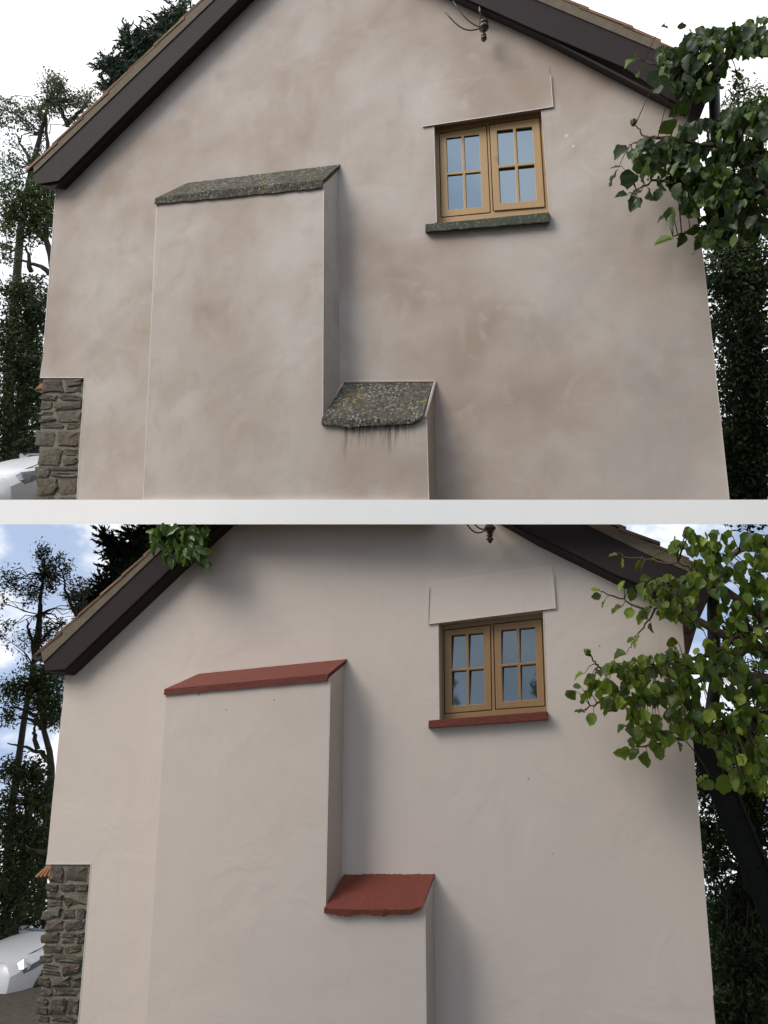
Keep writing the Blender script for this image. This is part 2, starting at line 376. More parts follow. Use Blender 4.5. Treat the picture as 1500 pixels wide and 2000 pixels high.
M['bead_b'] = simple('cream_corner_bead', (0.60, 0.55, 0.51), 0.6, 0.3, 0.05, 6)
M['white_wall'] = simple('white_masonry_paint', (0.90, 0.89, 0.875), 0.8, 0.2, 0.02, 2, 0.15, 50)
M['girder'] = simple('dark_green_steel', (0.014, 0.017, 0.014), 0.5, 0.4, 0.25, 5, 0.2, 30)
M['ceramic'] = simple('brown_ceramic', (0.055, 0.038, 0.028), 0.25, 0.6, 0.2, 20)
M['steel'] = simple('galvanised_bracket', (0.20, 0.19, 0.17), 0.5, 0.4, 0.2, 30)
M['carpaint'] = simple('white_car_paint', (0.60, 0.61, 0.63), 0.25, 0.5, 0.01)
M['carglass'] = glass_mat('car_glass', 0.22, (0.9, 0.95, 1.0))
M['lamp'] = simple('headlamp_lens', (0.34, 0.36, 0.38), 0.12, 0.6, 0.5, 14, metal=0.5)
M['rim'] = simple('alloy_rim', (0.45, 0.46, 0.47), 0.3, 0.5, 0.05, 5, metal=0.8)
M['tyre'] = simple('tyre_rubber', (0.02, 0.02, 0.02), 0.85, 0.2)
M['bark'] = bark_mat('grey_bark', (0.035, 0.03, 0.025), (0.10, 0.09, 0.075))
M['twig'] = bark_mat('hazel_bark', (0.045, 0.033, 0.02), (0.12, 0.09, 0.06))
M['hazel_a'] = leaf_mat('hazel_leaf_shaded', [(0, (0.014, 0.028, 0.010)), (0.45, (0.028, 0.052, 0.015)), (0.75, (0.050, 0.088, 0.018)), (1, (0.115, 0.175, 0.030))], 0.28, tcol=(0.10, 0.19, 0.02))  # shade on the upper tree is put into these darker leaf greens
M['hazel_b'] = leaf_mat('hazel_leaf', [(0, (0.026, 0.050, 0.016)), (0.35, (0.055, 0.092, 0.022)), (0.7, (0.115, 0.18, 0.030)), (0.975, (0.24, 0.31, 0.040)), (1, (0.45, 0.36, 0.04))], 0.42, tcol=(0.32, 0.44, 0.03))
M['laurel'] = leaf_mat('laurel_leaf', [(0, (0.04, 0.085, 0.018)), (1, (0.09, 0.17, 0.03))], 0.3, 0.35, 0.5)
M['dark_leaf'] = leaf_mat('far_leaf', [(0, (0.014, 0.025, 0.011)), (0.7, (0.034, 0.056, 0.020)), (1, (0.085, 0.120, 0.032))], 0.15, 0.6, 0.2, (0.04, 0.07, 0.015))
M['mid_leaf'] = leaf_mat('broad_leaf', [(0, (0.028, 0.048, 0.020)), (0.6, (0.058, 0.088, 0.030)), (1, (0.13, 0.17, 0.05))], 0.2, 0.6, 0.2, (0.08, 0.12, 0.02))
M['airy_leaf'] = leaf_mat('grey_green_leaf', [(0, (0.06, 0.075, 0.045)), (1, (0.15, 0.17, 0.10))], 0.2, 0.6, 0.2, (0.1, 0.13, 0.05))
M['conifer'] = leaf_mat('conifer_spray', [(0, (0.018, 0.034, 0.022)), (1, (0.048, 0.078, 0.045))], 0.1, 0.7, 0.15, (0.03, 0.05, 0.02))
def ground_mat(name, a, b):
    m = Mat(name, 0.95, 0.1); col = m.mix(m.noise(0.8, 6, 0.65), a, b)
    col = m.mix(m.rng(m.noise(9, 5, 0.7), 0.5, 0.7, 0, 0.5), col, [k*0.5 for k in a]); m.base(col); m.bump(m.noise(12, 6, 0.7), 0.8, 0.05); return m.m
M['ground'] = ground_mat('yard_ground', (0.055, 0.05, 0.04), (0.12, 0.105, 0.085))
M['gravel'] = ground_mat('gravel_ground', (0.16, 0.145, 0.12), (0.26, 0.24, 0.21))

# ------------------------------------------------------------------ ground
def ground():
    # a wide gravelled yard in front, falling away behind the cottages
    V = []; Fc = []; xs = [-90 + 6*i for i in range(31)]
    def zz(y):
        if y < 7: return 0.0
        if y < 14: return -(y - 7) * 0.20
        return -1.4 - (y - 14) * 0.42
    ys = [-90, -60, -40, -25, -15, -8, -3, 0, 3, 5, 7, 8.5, 10, 12, 14, 17, 20, 25, 32, 42, 60, 80]
    for y in ys:
        for x in xs: V.append((x, y, zz(y) + (mnoise.noise(Vector((x*.13, y*.13, 0))) * .35 if y > 9 else 0)))
    n = len(xs)
    for j in range(len(ys)-1):
        for i in range(n-1): Fc.append((j*n+i, j*n+i+1, (j+1)*n+i+1, (j+1)*n+i))
    o = mesh('ground', V, Fc, M['ground'], smooth=True); tag(o, kind='structure')
ground()
def terrace():
    # thin sloping bank behind the upper cottage that carries its car and trees
    mb = MB()
    def pl(x, d, dy):
        w = ray(750, 1000 + dy); q = C0 + w * d; q.x += x; return q
    A = [pl(-22, 9.3, 0), pl(-4.0, 9.3, 0), pl(-4.0, 30, 0), pl(-22, 30, 0)]
    B = [v - Vector((0, 0, 0.14)) for v in A]
    mb.hexa(A, B)
    A = [pl(3.6, 7.0, 0), pl(16, 7.0, 0), pl(16, 26, 0), pl(3.6, 26, 0)]
    mb.hexa(A, [v - Vector((0, 0, 0.12)) for v in A])
    o = mb.build('terrace_ground', M['ground']); tag(o, kind='structure')
terrace()

# ------------------------------------------------------------------ cottages
def stonework(parent, q, seed):
    rnd = random.Random(seed); mb = MB(); back = MB()
    # mortar bed a little behind the stone faces
    bq = [(q[0][0]+4, q[0][1]-4), (q[1][0], q[1][1]-4), q[2], (q[3][0]+4, q[3][1])]
    w = ray(1221, 745 if q[0][1] < 1000 else 1690); d = w * (0.4 / w.dot(NW))
    A = [P(p, -0.014) for p in bq]; back.hexa(A, [a + d for a in A])
    st = back.build('stone_base', M['mortar'], parent)
    y = 0.0; H = q[3][1] - q[0][1]
    row = 0
    while y < 1.0:
        h = rnd.choice([0.055, 0.075, 0.095, 0.12, 0.14]) * 250 / H
        y1 = min(1.0, y + h)
        x = -0.03 - rnd.random() * 0.07 if row % 2 else 0.0
        while x < 0.97:
            wd = rnd.uniform(0.28, 0.68); x1 = x + wd
            if x1 > 0.78: x1 = 0.985
            splits = [(y, y1)] if (h*H < 22 or rnd.random() < 0.6) else [(y, y + (y1-y)*.5), (y + (y1-y)*.5, y1)]
            for (a, b) in splits:
                hw = (x1 - x)/2; hh = (b - a)/2; cx = x + hw; cy = a + hh
                rim = []; ins = []; n = 14; sk = rnd.uniform(-.12, .12)
                gx = 1 - 0.014 / hw; gy = 1 - 0.006*250/H / hh
                for k in range(n):
                    t = 2*math.pi*k/n; e = rnd.uniform(.24, .42)
                    sx = math.copysign(abs(math.cos(t))**e, math.cos(t)); sy = math.copysign(abs(math.sin(t))**e, math.sin(t))
                    j = 1 + rnd.uniform(-.22, .10)
                    px_, py_ = cx + hw*gx*sx*j, cy + hh*gy*sy*j + sk*hw*sx*.25
                    rim.append((px_, py_)); ins.append((cx + (px_-cx)*rnd.uniform(.72,.9), cy + (py_-cy)*rnd.uniform(.66,.86)))
                bul = rnd.uniform(-.008, .010)
                V = [P(bil(q, *p), -0.05) for p in rim] + [P(bil(q, *p), bul - .008 + rnd.uniform(-.006, .006)) for p in rim] + [P(bil(q, *p), bul + .001 + rnd.uniform(-.009, .009)) for p in ins] + [P(bil(q, cx, cy), bul + rnd.uniform(-.006, .008))]
                Fc = []
                for k in range(n):
                    k2 = (k+1) % n
                    Fc += [(k, k2, n+k2, n+k), (n+k, n+k2, 2*n+k2, 2*n+k), (2*n+k, 2*n+k2, 3*n)]
                mb.add(V, Fc)
            x = x1
            if x1 >= 0.985: break
        y = y1; row += 1
    o = mb.build('rubble_stone', M['stone'], st); 
    for p in o.data.polygons: p.use_smooth = True
    o.data.set_sharp_from_angle(angle=R(32))

def strip(mb, a, b, off, wpx=1.6, th=0.003):
    dx, dy = b[0]-a[0], b[1]-a[1]; L = math.hypot(dx, dy); nx, ny = -dy/L*wpx/2, dx/L*wpx/2
    q = [(a[0]+nx, a[1]+ny), (b[0]+nx, b[1]+ny), (b[0]-nx, b[1]-ny), (a[0]-nx, a[1]-ny)]
    mb.hexa([P(p, off+th) for p in q], [P(p, off-0.004) for p in q])

rnd_l = random.Random(77)
def cottage(cfg, label):
    vp = (1221, cfg['hz'])
    org = P(cfg['base']); 
    root = empty('cottage', org, label, 'cottage')
    new = cfg['new']
    pm = plaster_new(org) if new else plaster_old(org, False, 1)
    pb = pm if new else plaster_old(org, True, 5)
    bead = M['bead_b'] if new else M['bead_a']
    w = ray(*vp); din = w / w.dot(NW)
    # gable wall with its window opening
    prism('gable_wall', cfg['wall'], 0, 0.33, pm, root, vp, holes=[cfg['opening']], bevel=0.006)
    lb = cfg['lintel']; A = [P(lb[0], .015), P(lb[1], .015), P(lb[2], .003), P(lb[3], .003)]
    lm = MB(); lm.hexa(A, [v + din*.05 for v in A]); lm.build('lintel_band', pm, root, bevel=0.003)
    # side and rear walls of the body behind the gable
    mb = MB(); top = cfg['eaves']; bot = cfg['foot']
    for (t, b, s) in ((top[0], bot[0], 1), (top[1], bot[1], -1)):
        A = P(t), P(b); q = [A[0] + UW*0.03*s + din*0.33, A[1] + UW*0.03*s + din*0.33, A[1] + UW*0.03*s + din*3.2, A[0] + UW*0.03*s + din*3.2]
        mb.hexa(q, [v + UW*0.3*s for v in q])
    A = [P(top[0]) + din*3.2, P(top[1]) + din*3.2, P(bot[1]) + din*3.2, P(bot[0]) + din*3.2]
    mb.hexa(A, [v + din*0.3 for v in A])
    mb.build('side_wall', pm, root)
    # buttress: front, sides
    B = cfg['but']; of = 0.32
    mb = MB()
    fr = [P(p, of) for p in B['front']]
    n = len(fr); bk = [P(p, -0.05) for p in B['back']]
    mb.add(fr + bk, [tuple(range(n))] + [(i, (i+1) % n, n+(i+1) % n, n+i) for i in range(n)])
    mb.build('buttress', pb, root, bevel=0.007)
    # caps
    for k, cp in enumerate(B['caps']):
        mb = MB(); bt = cp['bottom']; tp = cp['top']; wl = cp['wall']; N = 36; rnd = random.Random(k+11)
        def lp(pts, t):
            L = [math.dist(pts[i], pts[i+1]) for i in range(len(pts)-1)]; s_ = t*sum(L)
            for i, l in enumerate(L):
                if s_ <= l or i == len(L)-1: f = s_/l; return (pts[i][0]+(pts[i+1][0]-pts[i][0])*f, pts[i][1]+(pts[i+1][1]-pts[i][1])*f)
                s_ -= l
        ov = cp.get('over', 0.035); Mx = 7; V = []; Fc = []; rg = cp.get('rag', 0.6)
        rows = []
        for i in range(N+1):
            t = i/N; j = lambda a: (rnd.uniform(-a, a), rnd.uniform(-a, a))
            b_ = lp(bt, t); t_ = lp(tp, t); w_ = lp(wl, t)
            jb = j(rg); jt = j(rg*.5)
            r = [P((b_[0], b_[1]-1.0), of - .03), P((b_[0]+jb[0]*.5, b_[1]+jb[1]), of + ov - 0.004 - abs(jb[0])*.006), P((t_[0], t_[1]+jt[1]), of + ov + jt[0]*.006)]
            for m_ in range(1, Mx+1):
                f = m_/Mx; a = P(t_, of + ov); c = P(w_, 0.0)
                q = a.lerp(c, f) + Vector((0, 0, rnd.uniform(-1, 1)*rg*0.003))
                r.append(q)
            r.append(P((w_[0], w_[1]+6), -0.02))
            rows.append(r)
        m_ = len(rows[0])
        for r in rows: V += r
        for i in range(N):
            for a in range(m_): Fc.append((i*m_+a, (i+1)*m_+a, (i+1)*m_+(a+1) % m_, i*m_+(a+1) % m_))
        Fc.append(tuple(range(m_))); Fc.append(tuple(N*m_+a for a in range(m_)))
        o = mb.add(V, Fc); o = mb.build('buttress_cap', M['red'] if new else M['lichen'], root, smooth=True); o.data.set_sharp_from_angle(angle=R(40))
    # render fillets round the lower cap
    if B.get('fillet'):
        mb = MB()
        for a, oa, b, ob, wd in B['fillet']:
            p, q = P(a, oa), P(b, ob); mb.tube([p, p.lerp(q, .25), p.lerp(q, .5), p.lerp(q, .75), q], wd, 6)
        mb.build('render_fillet', pm, root)
    # pale corner beads
    for a, b, off in cfg['beads']:
        mb = MB(); strip(mb, a, b, off, 1.5); mb.build('corner_bead', bead, root)
    # window
    fo = -0.095
    op = cfg['opening']
    outer = cfg['frame']; ms = MB()
    holes = []
    for s_ in cfg['sash']:
        q = s_['o']; c = (sum(p[0] for p in q)/4, sum(p[1] for p in q)/4)
        holes.append([(p[0] + (1.5 if p[0] > c[0] else -1.5), p[1] + (1.5 if p[1] > c[1] else -1.5)) for p in q])
    oak = M['oak_dark'] if new else M['oak']
    win = prism('window', outer, fo, 0.07, oak, root, vp, holes=holes, bevel=0.003)
    bkp = prism('rebate', [(p[0], p[1]) for p in outer], fo - 0.075, 0.02, M['black'], win, vp)
    for s_ in cfg['sash']:
        g = s_['g']; hv = s_['v']; hu = 0.5; bw = 0.042; bh = 0.017
        hs = [sub(g, 0, hu-bw, 0, hv-bh), sub(g, hu+bw, 1, 0, hv-bh), sub(g, 0, hu-bw, hv+bh, 1), sub(g, hu+bw, 1, hv+bh, 1)]
        prism('casement', s_['o'], fo + 0.004 + s_.get('proud', 0), 0.045, oak, win, vp, holes=hs, bevel=0.005)
    for s_ in cfg['sash']:
        g = s_['g']; gl = MB(); hv = s_['v']
        for (u0, u1) in ((-.03, .5), (.5, 1.03)):
            for (v0, v1) in ((-.02, hv), (hv, 1.02)):
                q = sub(g, u0, u1, v0, v1); tl = cfg['lean'] * rnd_l.uniform(.95, 1.05)
                A = [P(q[0], fo - .012 - tl), P(q[1], fo - .012 - tl*rnd_l.uniform(.97, 1.03)), P(q[2], fo - .009), P(q[3], fo - .009)]
                gl.hexa(A, [v + NW*.008 for v in A])
        gl.build('glass', M['glass_b'] if new else M['glass_a'], win)
    # sill
    mb = MB(); sq = cfg['sill']; N = 24; rnd = random.Random(3); V = []; Fc = []; so_ = 0.075
    rg = 0.25 if new else 0.8
    for i in range(N+1):
        t = i/N; a = bil(sq, t, 0); b = bil(sq, t, 1); j = [rnd.uniform(-rg, rg) for _ in range(4)]
        pa = P((a[0], a[1]+j[0]*.5), so_); pb_ = P((b[0], b[1]+j[1]), so_ - .003 + j[2]*.004)
        V += [pa, pb_, P((b[0], b[1]+cfg['und']), -0.01), P((a[0], a[1]), so_) + din*0.2 + Vector((0, 0, 0.012))]
    for i in range(N):
        for a in range(4): Fc.append((i*4+a, i*4+4+a, i*4+4+(a+1) % 4, i*4+(a+1) % 4))
    Fc += [(0, 1, 2, 3), tuple(N*4+a for a in range(4))]
    mb.add(V, Fc); mb.build('windowsill', M['red'] if new else M['slate'], root, bevel=0.005)
    # roof: bargeboards, verge, tiles
    vo = 0.19
    for bd in cfg['barge']:
        o = prism('bargeboard', bd['poly'], vo, 0.03, M['board'], root, vp, bevel=0.003)
        for a, b in bd['joint']:
            j = MB(); strip(j, a, b, vo, 1.2, 0.001); j.build('board_joint', M['soffit'], o)
    for pl in cfg['soffit']:
        prism('soffit', pl, vo - 0.04, 0.30, M['soffit'], root, vp)
    for pl in cfg['verge']:
        prism('verge', pl, vo + 0.012, 0.10, M['undercloak'], root, vp, bevel=0.004)
    for pl in cfg['roof']:
        prism('roof', pl, vo - 0.09, 3.6, M['tile'], root, vp)
    for (a, b, nn, th) in cfg['tiles']:
        mb = MB(); rnd = random.Random(int(a[0]))
        for i in range(nn):
            t0, t1 = i/nn, (i+1.22)/nn
            A = (a[0]+(b[0]-a[0])*t0, a[1]+(b[1]-a[1])*t0); Bp = (a[0]+(b[0]-a[0])*t1, a[1]+(b[1]-a[1])*t1)
            j = rnd.uniform(-.5, .5)
            lo = [(A[0], A[1] - 1.5 + j), (Bp[0], Bp[1] - th + j), (Bp[0], Bp[1] - th + 5 + j), (A[0], A[1] + 4 + j)]
            w0 = [P(p, vo + 0.02 + rnd.uniform(-.008, .008)) for p in lo]
            mb.hexa(w0, [v + din*0.5 for v in w0])
        mb.build('roof_tile', M['tile'], root)
    # gutter
    for (c, r) in cfg['gutter']:
        n = 12; V = []; Fc = []
        for dd in (0.0, 3.2):
            for rr in (1.0, 0.86):
                for k in range(n+1):
                    t = math.pi + math.pi*k/n
                    V.append(P((c[0] + math.cos(t)*r*rr, c[1] - math.sin(t)*r*rr*.9), vo - 0.01) + din*dd)
        m1 = n+1
        for k in range(n):
            Fc += [(k, k+1, m1+k+1, m1+k), (2*m1+k, 2*m1+k+1, 3*m1+k+1, 3*m1+k), (k, k+1, 2*m1+k+1, 2*m1+k), (m1+k, m1+k+1, 3*m1+k+1, 3*m1+k)]
        Fc.append(tuple(range(m1)))
        mesh('gutter', V, Fc, M['black'], root)
    # downpipe on the right flank
    if cfg.get('pipe'):
        mb = MB(); p = cfg['pipe']
        q = [P(x, 0.05) for x in p['pts']]; mb.tube(q, p['r'], 14); o = mb.build('downpipe', M['black'], root, smooth=True)
    stonework(root, cfg['stone'], 5 if new else 9)
    # insulator bracket under the gable
    ix, iy = cfg['insul']; k_ = MB(); s_ = 1/220
    br = k_
    a = P((ix-2, iy-16), 0.0); 
    k_.tube([a, a - NW*0.16, a - NW*0.16 + Vector((0, 0, .05))], 0.010, 7)
    k_.box(P((ix-2, iy-16), 0.006), (0.07, 0.012, 0.14), Matrix.Rotation(-YAW, 4, 'Z'))
    bo = k_.build('wire_bracket', M['steel'], root)
    for dy, sc in ((-10, 1.0), (12, .62)):
        m2 = MB(); c = P((ix, iy+dy), 0.17)
        pts = []; rs = []
        for hh, rr in ((.07, .016), (.06, .042), (.034, .048), (.026, .030), (.014, .030), (.006, .050), (-.022, .052), (-.032, .034), (-.05, .028), (-.07, .016)):
            pts.append(c + Vector((0, 0, hh*sc)) ); rs.append(rr*sc)
        m2.tube(pts, rs, 14); m2.build('insulator', M['ceramic'], bo, smooth=True)
    m3 = MB()
    for k2, (dx, dy) in enumerate(cfg['wire']):
        c = P((ix-4, iy-8), 0.17); e = P((ix+dx, iy+dy), 0.24 + .05*k2)
        pts = []
        for t in range(9): f = t/8; q = c.lerp(e, f); q.z -= 0.07*math.sin(math.pi*f)*(1+k2*.6); pts.append(q)
        m3.tube(pts, 0.007, 6)
    m3.build('wire', M['black'], bo, smooth=True)
    return root

UP = dict(lean=0.0, hz=745, new=False, base=(750, 1000),
  wall=[(77,738),(80,716),(84.5,690),(90,620),(97,530),(108.5,368),(100,352),(604,-150),(1345,190),(1344,215),(1373,500),(1425,975),(1428,1004),(148,1004),(150,975),(165,738)],
  opening=[(847,243),(1057,212),(1072.5,418),(852,440)],
  lintel=[(824,246.5),(1080,208),(1073,128),(829,165)],
  eaves=[(108,372),(1345,215)], foot=[(72,1004),(1426,1000)],
  but=dict(front=[(305,392),(632,360),(630,822),(833,814),(837.5,975),(838,1003),(277,1003)],
           back=[(362,362),(664,326),(668,746),(850,748),(855.5,975),(857,1003),(330,1003)],
           caps=[dict(bottom=[(301,399),(628,367)], top=[(303.5,387),(400,374),(631,351)], wall=[(366,357),(664.5,321)], over=0.03, rag=0.9),
                 dict(bottom=[(628,829),(655,831),(682,834.5),(720,831),(740,831),(772,829),(804,827),(822,818)], top=[(628,817),(700,820.5),(770,821),(805,819),(825,812)], wall=[(672,748),(846,747)], over=0.05, rag=0.9)],
           fillet=[((670,746),0.0,(850,745),0.0,0.014),((850,746),0.0,(830,816),0.32,0.015),((671,747),0.0,(632,816),0.3,0.010)]),
  beads=[((306.2,402),(278.2,1000),0.318),((632,368),(630.3,815),0.32),((833.3,820),(838,1000),0.32),((824,247),(1080,208),0.016),((1080,208),(1075,146),0.016),
         ((847,247),(852.3,434),0.0),((1057.5,216),(1073,414),0.0),((78,737.5),(165,737.5),0.0),((165,738),(148,1003),0.0),((1373,500),(1427,1000),0.0),((109,372),(97,530),0.0),((97,530),(84.5,690),0.0)],
  frame=[(850,250),(1059,218),(1074,424),(854,446)],
  sash=[dict(o=[(858.5,262),(949.5,245.5),(957.3,414.7),(862,424)], g=[(871.8,270),(935.4,262.7),(941.5,404),(875.7,409.5)], v=.5),
        dict(o=[(956.5,244.5),(1053,230),(1064,403.7),(964.3,411.5)], g=[(970.4,255),(1039,247.4),(1047.6,390.5),(977.3,397)], v=.5, proud=0.012)],
  sill=[(830.6,437.8),(1072.3,414.5),(1073,433),(830.6,453)], und=2.5,
  barge=[dict(poly=[(67,338),(608,-182),(604,-140),(114,353),(69,360)], joint=[((113,300),(113,352))]),
         dict(poly=[(609,-182),(1170,51),(1278,96),(1398,150),(1392,166),(1368,228),(1360,243),(1345,240),(1338,208),(1299,188),(1257,157),(1218,131),(1050,60),(605,-140)], joint=[((1297,104),(1299,187))])],
  soffit=[[(69,361),(114,354),(600,-136),(600,-131),(120,354),(110,364)], [(610,-136),(1050,62),(1338,210),(1336,214),(1050,66),(610,-132)]],
  verge=[[(64,321),(608,-210),(608,-184),(66,338)], [(609,-210),(1218,48),(1280,77),(1340,104),(1395,140),(1398,150),(1278,96),(1170,51),(609,-184)]],
  roof=[[(64,323),(608,-208),(608,-190),(66,340)], [(609,-208),(1218,50),(1340,106),(1390,140),(1385,150),(1278,98),(609,-190)]],
  tiles=[((608,-210),(62,323),11,5),((610,-209),(1218,47),7,5),((1218,47),(1398,140),3,8)],
  gutter=[((58,326),10)], pipe=dict(pts=[(1394,150),(1395,185),(1397,240),(1402,330),(1390,400)], r=0.048),
  stone=[(80,739.5),(165,739.5),(149,1004),(67,1004)], insul=(945,62), wire=[(-60,-60),(-75,-38)])
LO = dict(lean=0.042, hz=1690, new=True, base=(750, 2120),
  wall=[(89,1688),(92,1668),(95,1636),(101.5,1566),(107.5,1510),(116,1426),(123,1364),(126,1312),(118,1300),(425,1001),(1000,1001),(1334,1175),(1334,1222),(1353,1448),(1375,1717),(1393,1945),(1409,2130),(143,2130),(157,1950),(177.5,1688)],
  opening=[(857,1214.5),(1061,1190),(1069,1393),(859,1408)],
  lintel=[(836,1218.5),(1085,1187),(1079,1105),(838.5,1138)],
  eaves=[(126,1325),(1334,1222)], foot=[(68,2130),(1409,2130)],
  but=dict(front=[(323,1352),(644.5,1325),(635.5,1779),(830,1772),(831.7,1949),(833,2130),(277.5,2130),(286.8,1949)],
           back=[(380,1320),(677,1290),(671.7,1709),(850,1710),(853,1949),(856,2130),(330,2130),(338,1949)],
           caps=[dict(bottom=[(319.6,1357.5),(638,1330)], top=[(321,1346),(641,1316)], wall=[(388.5,1315.7),(678,1287)], over=0.03, rag=0.35),
                 dict(bottom=[(633,1783),(650,1787),(676,1790),(700,1787),(738,1787.6),(748,1791),(762,1787),(802,1786.5),(820,1777)], top=[(633,1774),(700,1777),(802,1776),(825,1770)], wall=[(672,1707.5),(849,1707)], over=0.05, rag=1.5)]),
  beads=[((644.8,1332),(635.8,1772),0.32),((830.3,1780),(831.9,1949),0.32),((831.9,1949),(833,2120),0.32),((836,1218.7),(1085,1187.3),0.016),((1085,1187),(1080,1118),0.016),((836,1218),(837,1146),0.016),
         ((1061,1195),(1069,1389),0.0),((89,1687.7),(177.5,1687.7),0.0),((177.5,1688),(157,1950),0.0),((157,1950),(143,2120),0.0),((1353,1448),(1393,1945),0.0)],
  frame=[(859,1222),(1063,1196),(1071,1399),(861,1412)],
  sash=[dict(o=[(867.6,1232),(957.2,1220.6),(960,1386),(868.8,1393.8)], g=[(881.6,1241),(943.5,1236),(945.8,1374),(883,1378.5)], v=.495),
        dict(o=[(964.5,1219.8),(1057.7,1208.8),(1064,1378.5),(968.7,1385)], g=[(978.6,1231),(1044.4,1224.8),(1048.9,1365.4),(982.3,1370.4)], v=.495)],
  sill=[(836.7,1407),(1069,1389),(1071,1405.6),(836.7,1422)], und=1.0,
  barge=[dict(poly=[(86,1294),(390,1001),(446,1001),(343,1100),(132,1302),(128,1307),(89,1310)], joint=[((130,1262),(131,1301))]),
         dict(poly=[(1098,1001),(1149,1027),(1266,1084),(1332,1112),(1395,1141),(1388,1160),(1360,1222),(1350,1237),(1336,1236),(1331,1178),(1242,1138),(1200,1121),(1050,1046),(966,1001)], joint=[((1290,1096),(1292,1160))])],
  soffit=[[(89,1311),(128,1308),(343,1102),(452,1001),(457,1001),(348,1103),(140,1301),(126,1313)], [(1050,1048),(1200,1123),(1331,1180),(1330,1184),(1200,1127),(1046,1052),(956,1001),(966,1001)]],
  verge=[[(79,1272),(295,1074),(374,1001),(392,1001),(305,1083),(84,1294)], [(1140,1001),(1191,1025),(1275,1062),(1356,1097),(1392,1122),(1395,1141),(1332,1111),(1266,1083.5),(1149,1026.5),(1096,1001)]],
  roof=[[(81,1276),(295,1078),(374,1003),(390,1003),(305,1087),(86,1298)], [(1140,1003),(1275,1065),(1388,1123),(1386,1142),(1266,1086),(1100,1003)]],
  tiles=[((374,1001),(77,1273),7,5),((1142,1001),(1275,1060),2.0 and 2,8),((1275,1062),(1392,1120),2,8)],
  gutter=[((72,1280),11)], pipe=dict(pts=[(1392,1140),(1393,1175),(1394,1235),(1398,1330),(1388,1400)], r=0.048),
  stone=[(95,1689.5),(177,1689.5),(143,2130),(62,2130)], insul=(957,1040), wire=[(-45,-42),(-60,-42)])
c1 = cottage(UP, 'upper cottage gable in blotchy pinkish-brown old render with lichen-covered stone buttress caps')
c2 = cottage(LO, 'lower cottage gable in smooth fresh cream render with red painted buttress caps and sill')

# white ledge that separates the two places
mb = MB()
N = 40
V = []; Fc = []
for i in range(N+1):
    px = -160 + (1820)*i/N
    for (y, off) in ((976, .37), (1024, .37), (1022, .31), (978, .31)): V.append(P((px, y), off))
for i in range(N):
    for a in range(4): Fc.append((i*4+a, i*4+4+a, i*4+4+(a+1) % 4, i*4+(a+1) % 4))
Fc += [(0, 1, 2, 3), tuple(N*4+a for a in range(4))]
mb.add(V, Fc)
o = mb.build('stone_ledge', M['white_wall']); tag(o, 'long plain white ledge running between the upper and the lower cottage', 'ledge')

# little tiled porch roofs on the far side of the stonework
def porch(poly, off, vp, label):
    root = empty('porch_roof', P(poly[0], off), label, 'porch roof', None)
    prism('tiles', poly, off, 0.6, M['orange'], root, vp)
    q = [(poly[0][0]-1, poly[0][1]+0.5), (poly[-1][0]+2, poly[-1][1]+0.5), (poly[-1][0]+2, poly[-1][1]+5), (poly[0][0]+3, poly[0][1]+5)]
    prism('fascia', q, off, 0.5, M['black'], root, vp)
    mb = MB()
    for k in range(5):
        f = k/5; a = (poly[1][0]*(1-f)+poly[2][0]*f, poly[1][1]*(1-f)+poly[2][1]*f) ; b = (poly[0][0]*(1-f)+poly[-1][0]*f, poly[0][1]*(1-f)+poly[-1][1]*f)
        mb.tube([P(a, off+.01), P(b, off+.01)], 0.02, 6)
    mb.build('tile_roll', M['orange'], root)
porch([(71,761),(82,750),(96,748),(96,759)], -0.9, (1221,745), 'tiny orange tiled porch roof peeping out left of the upper rubble stonework')
porch([(72,1712),(95,1691),(112,1689),(112,1710)], -0.9, (1221,1690), 'small orange tiled porch roof peeping out left of the lower rubble stonework')

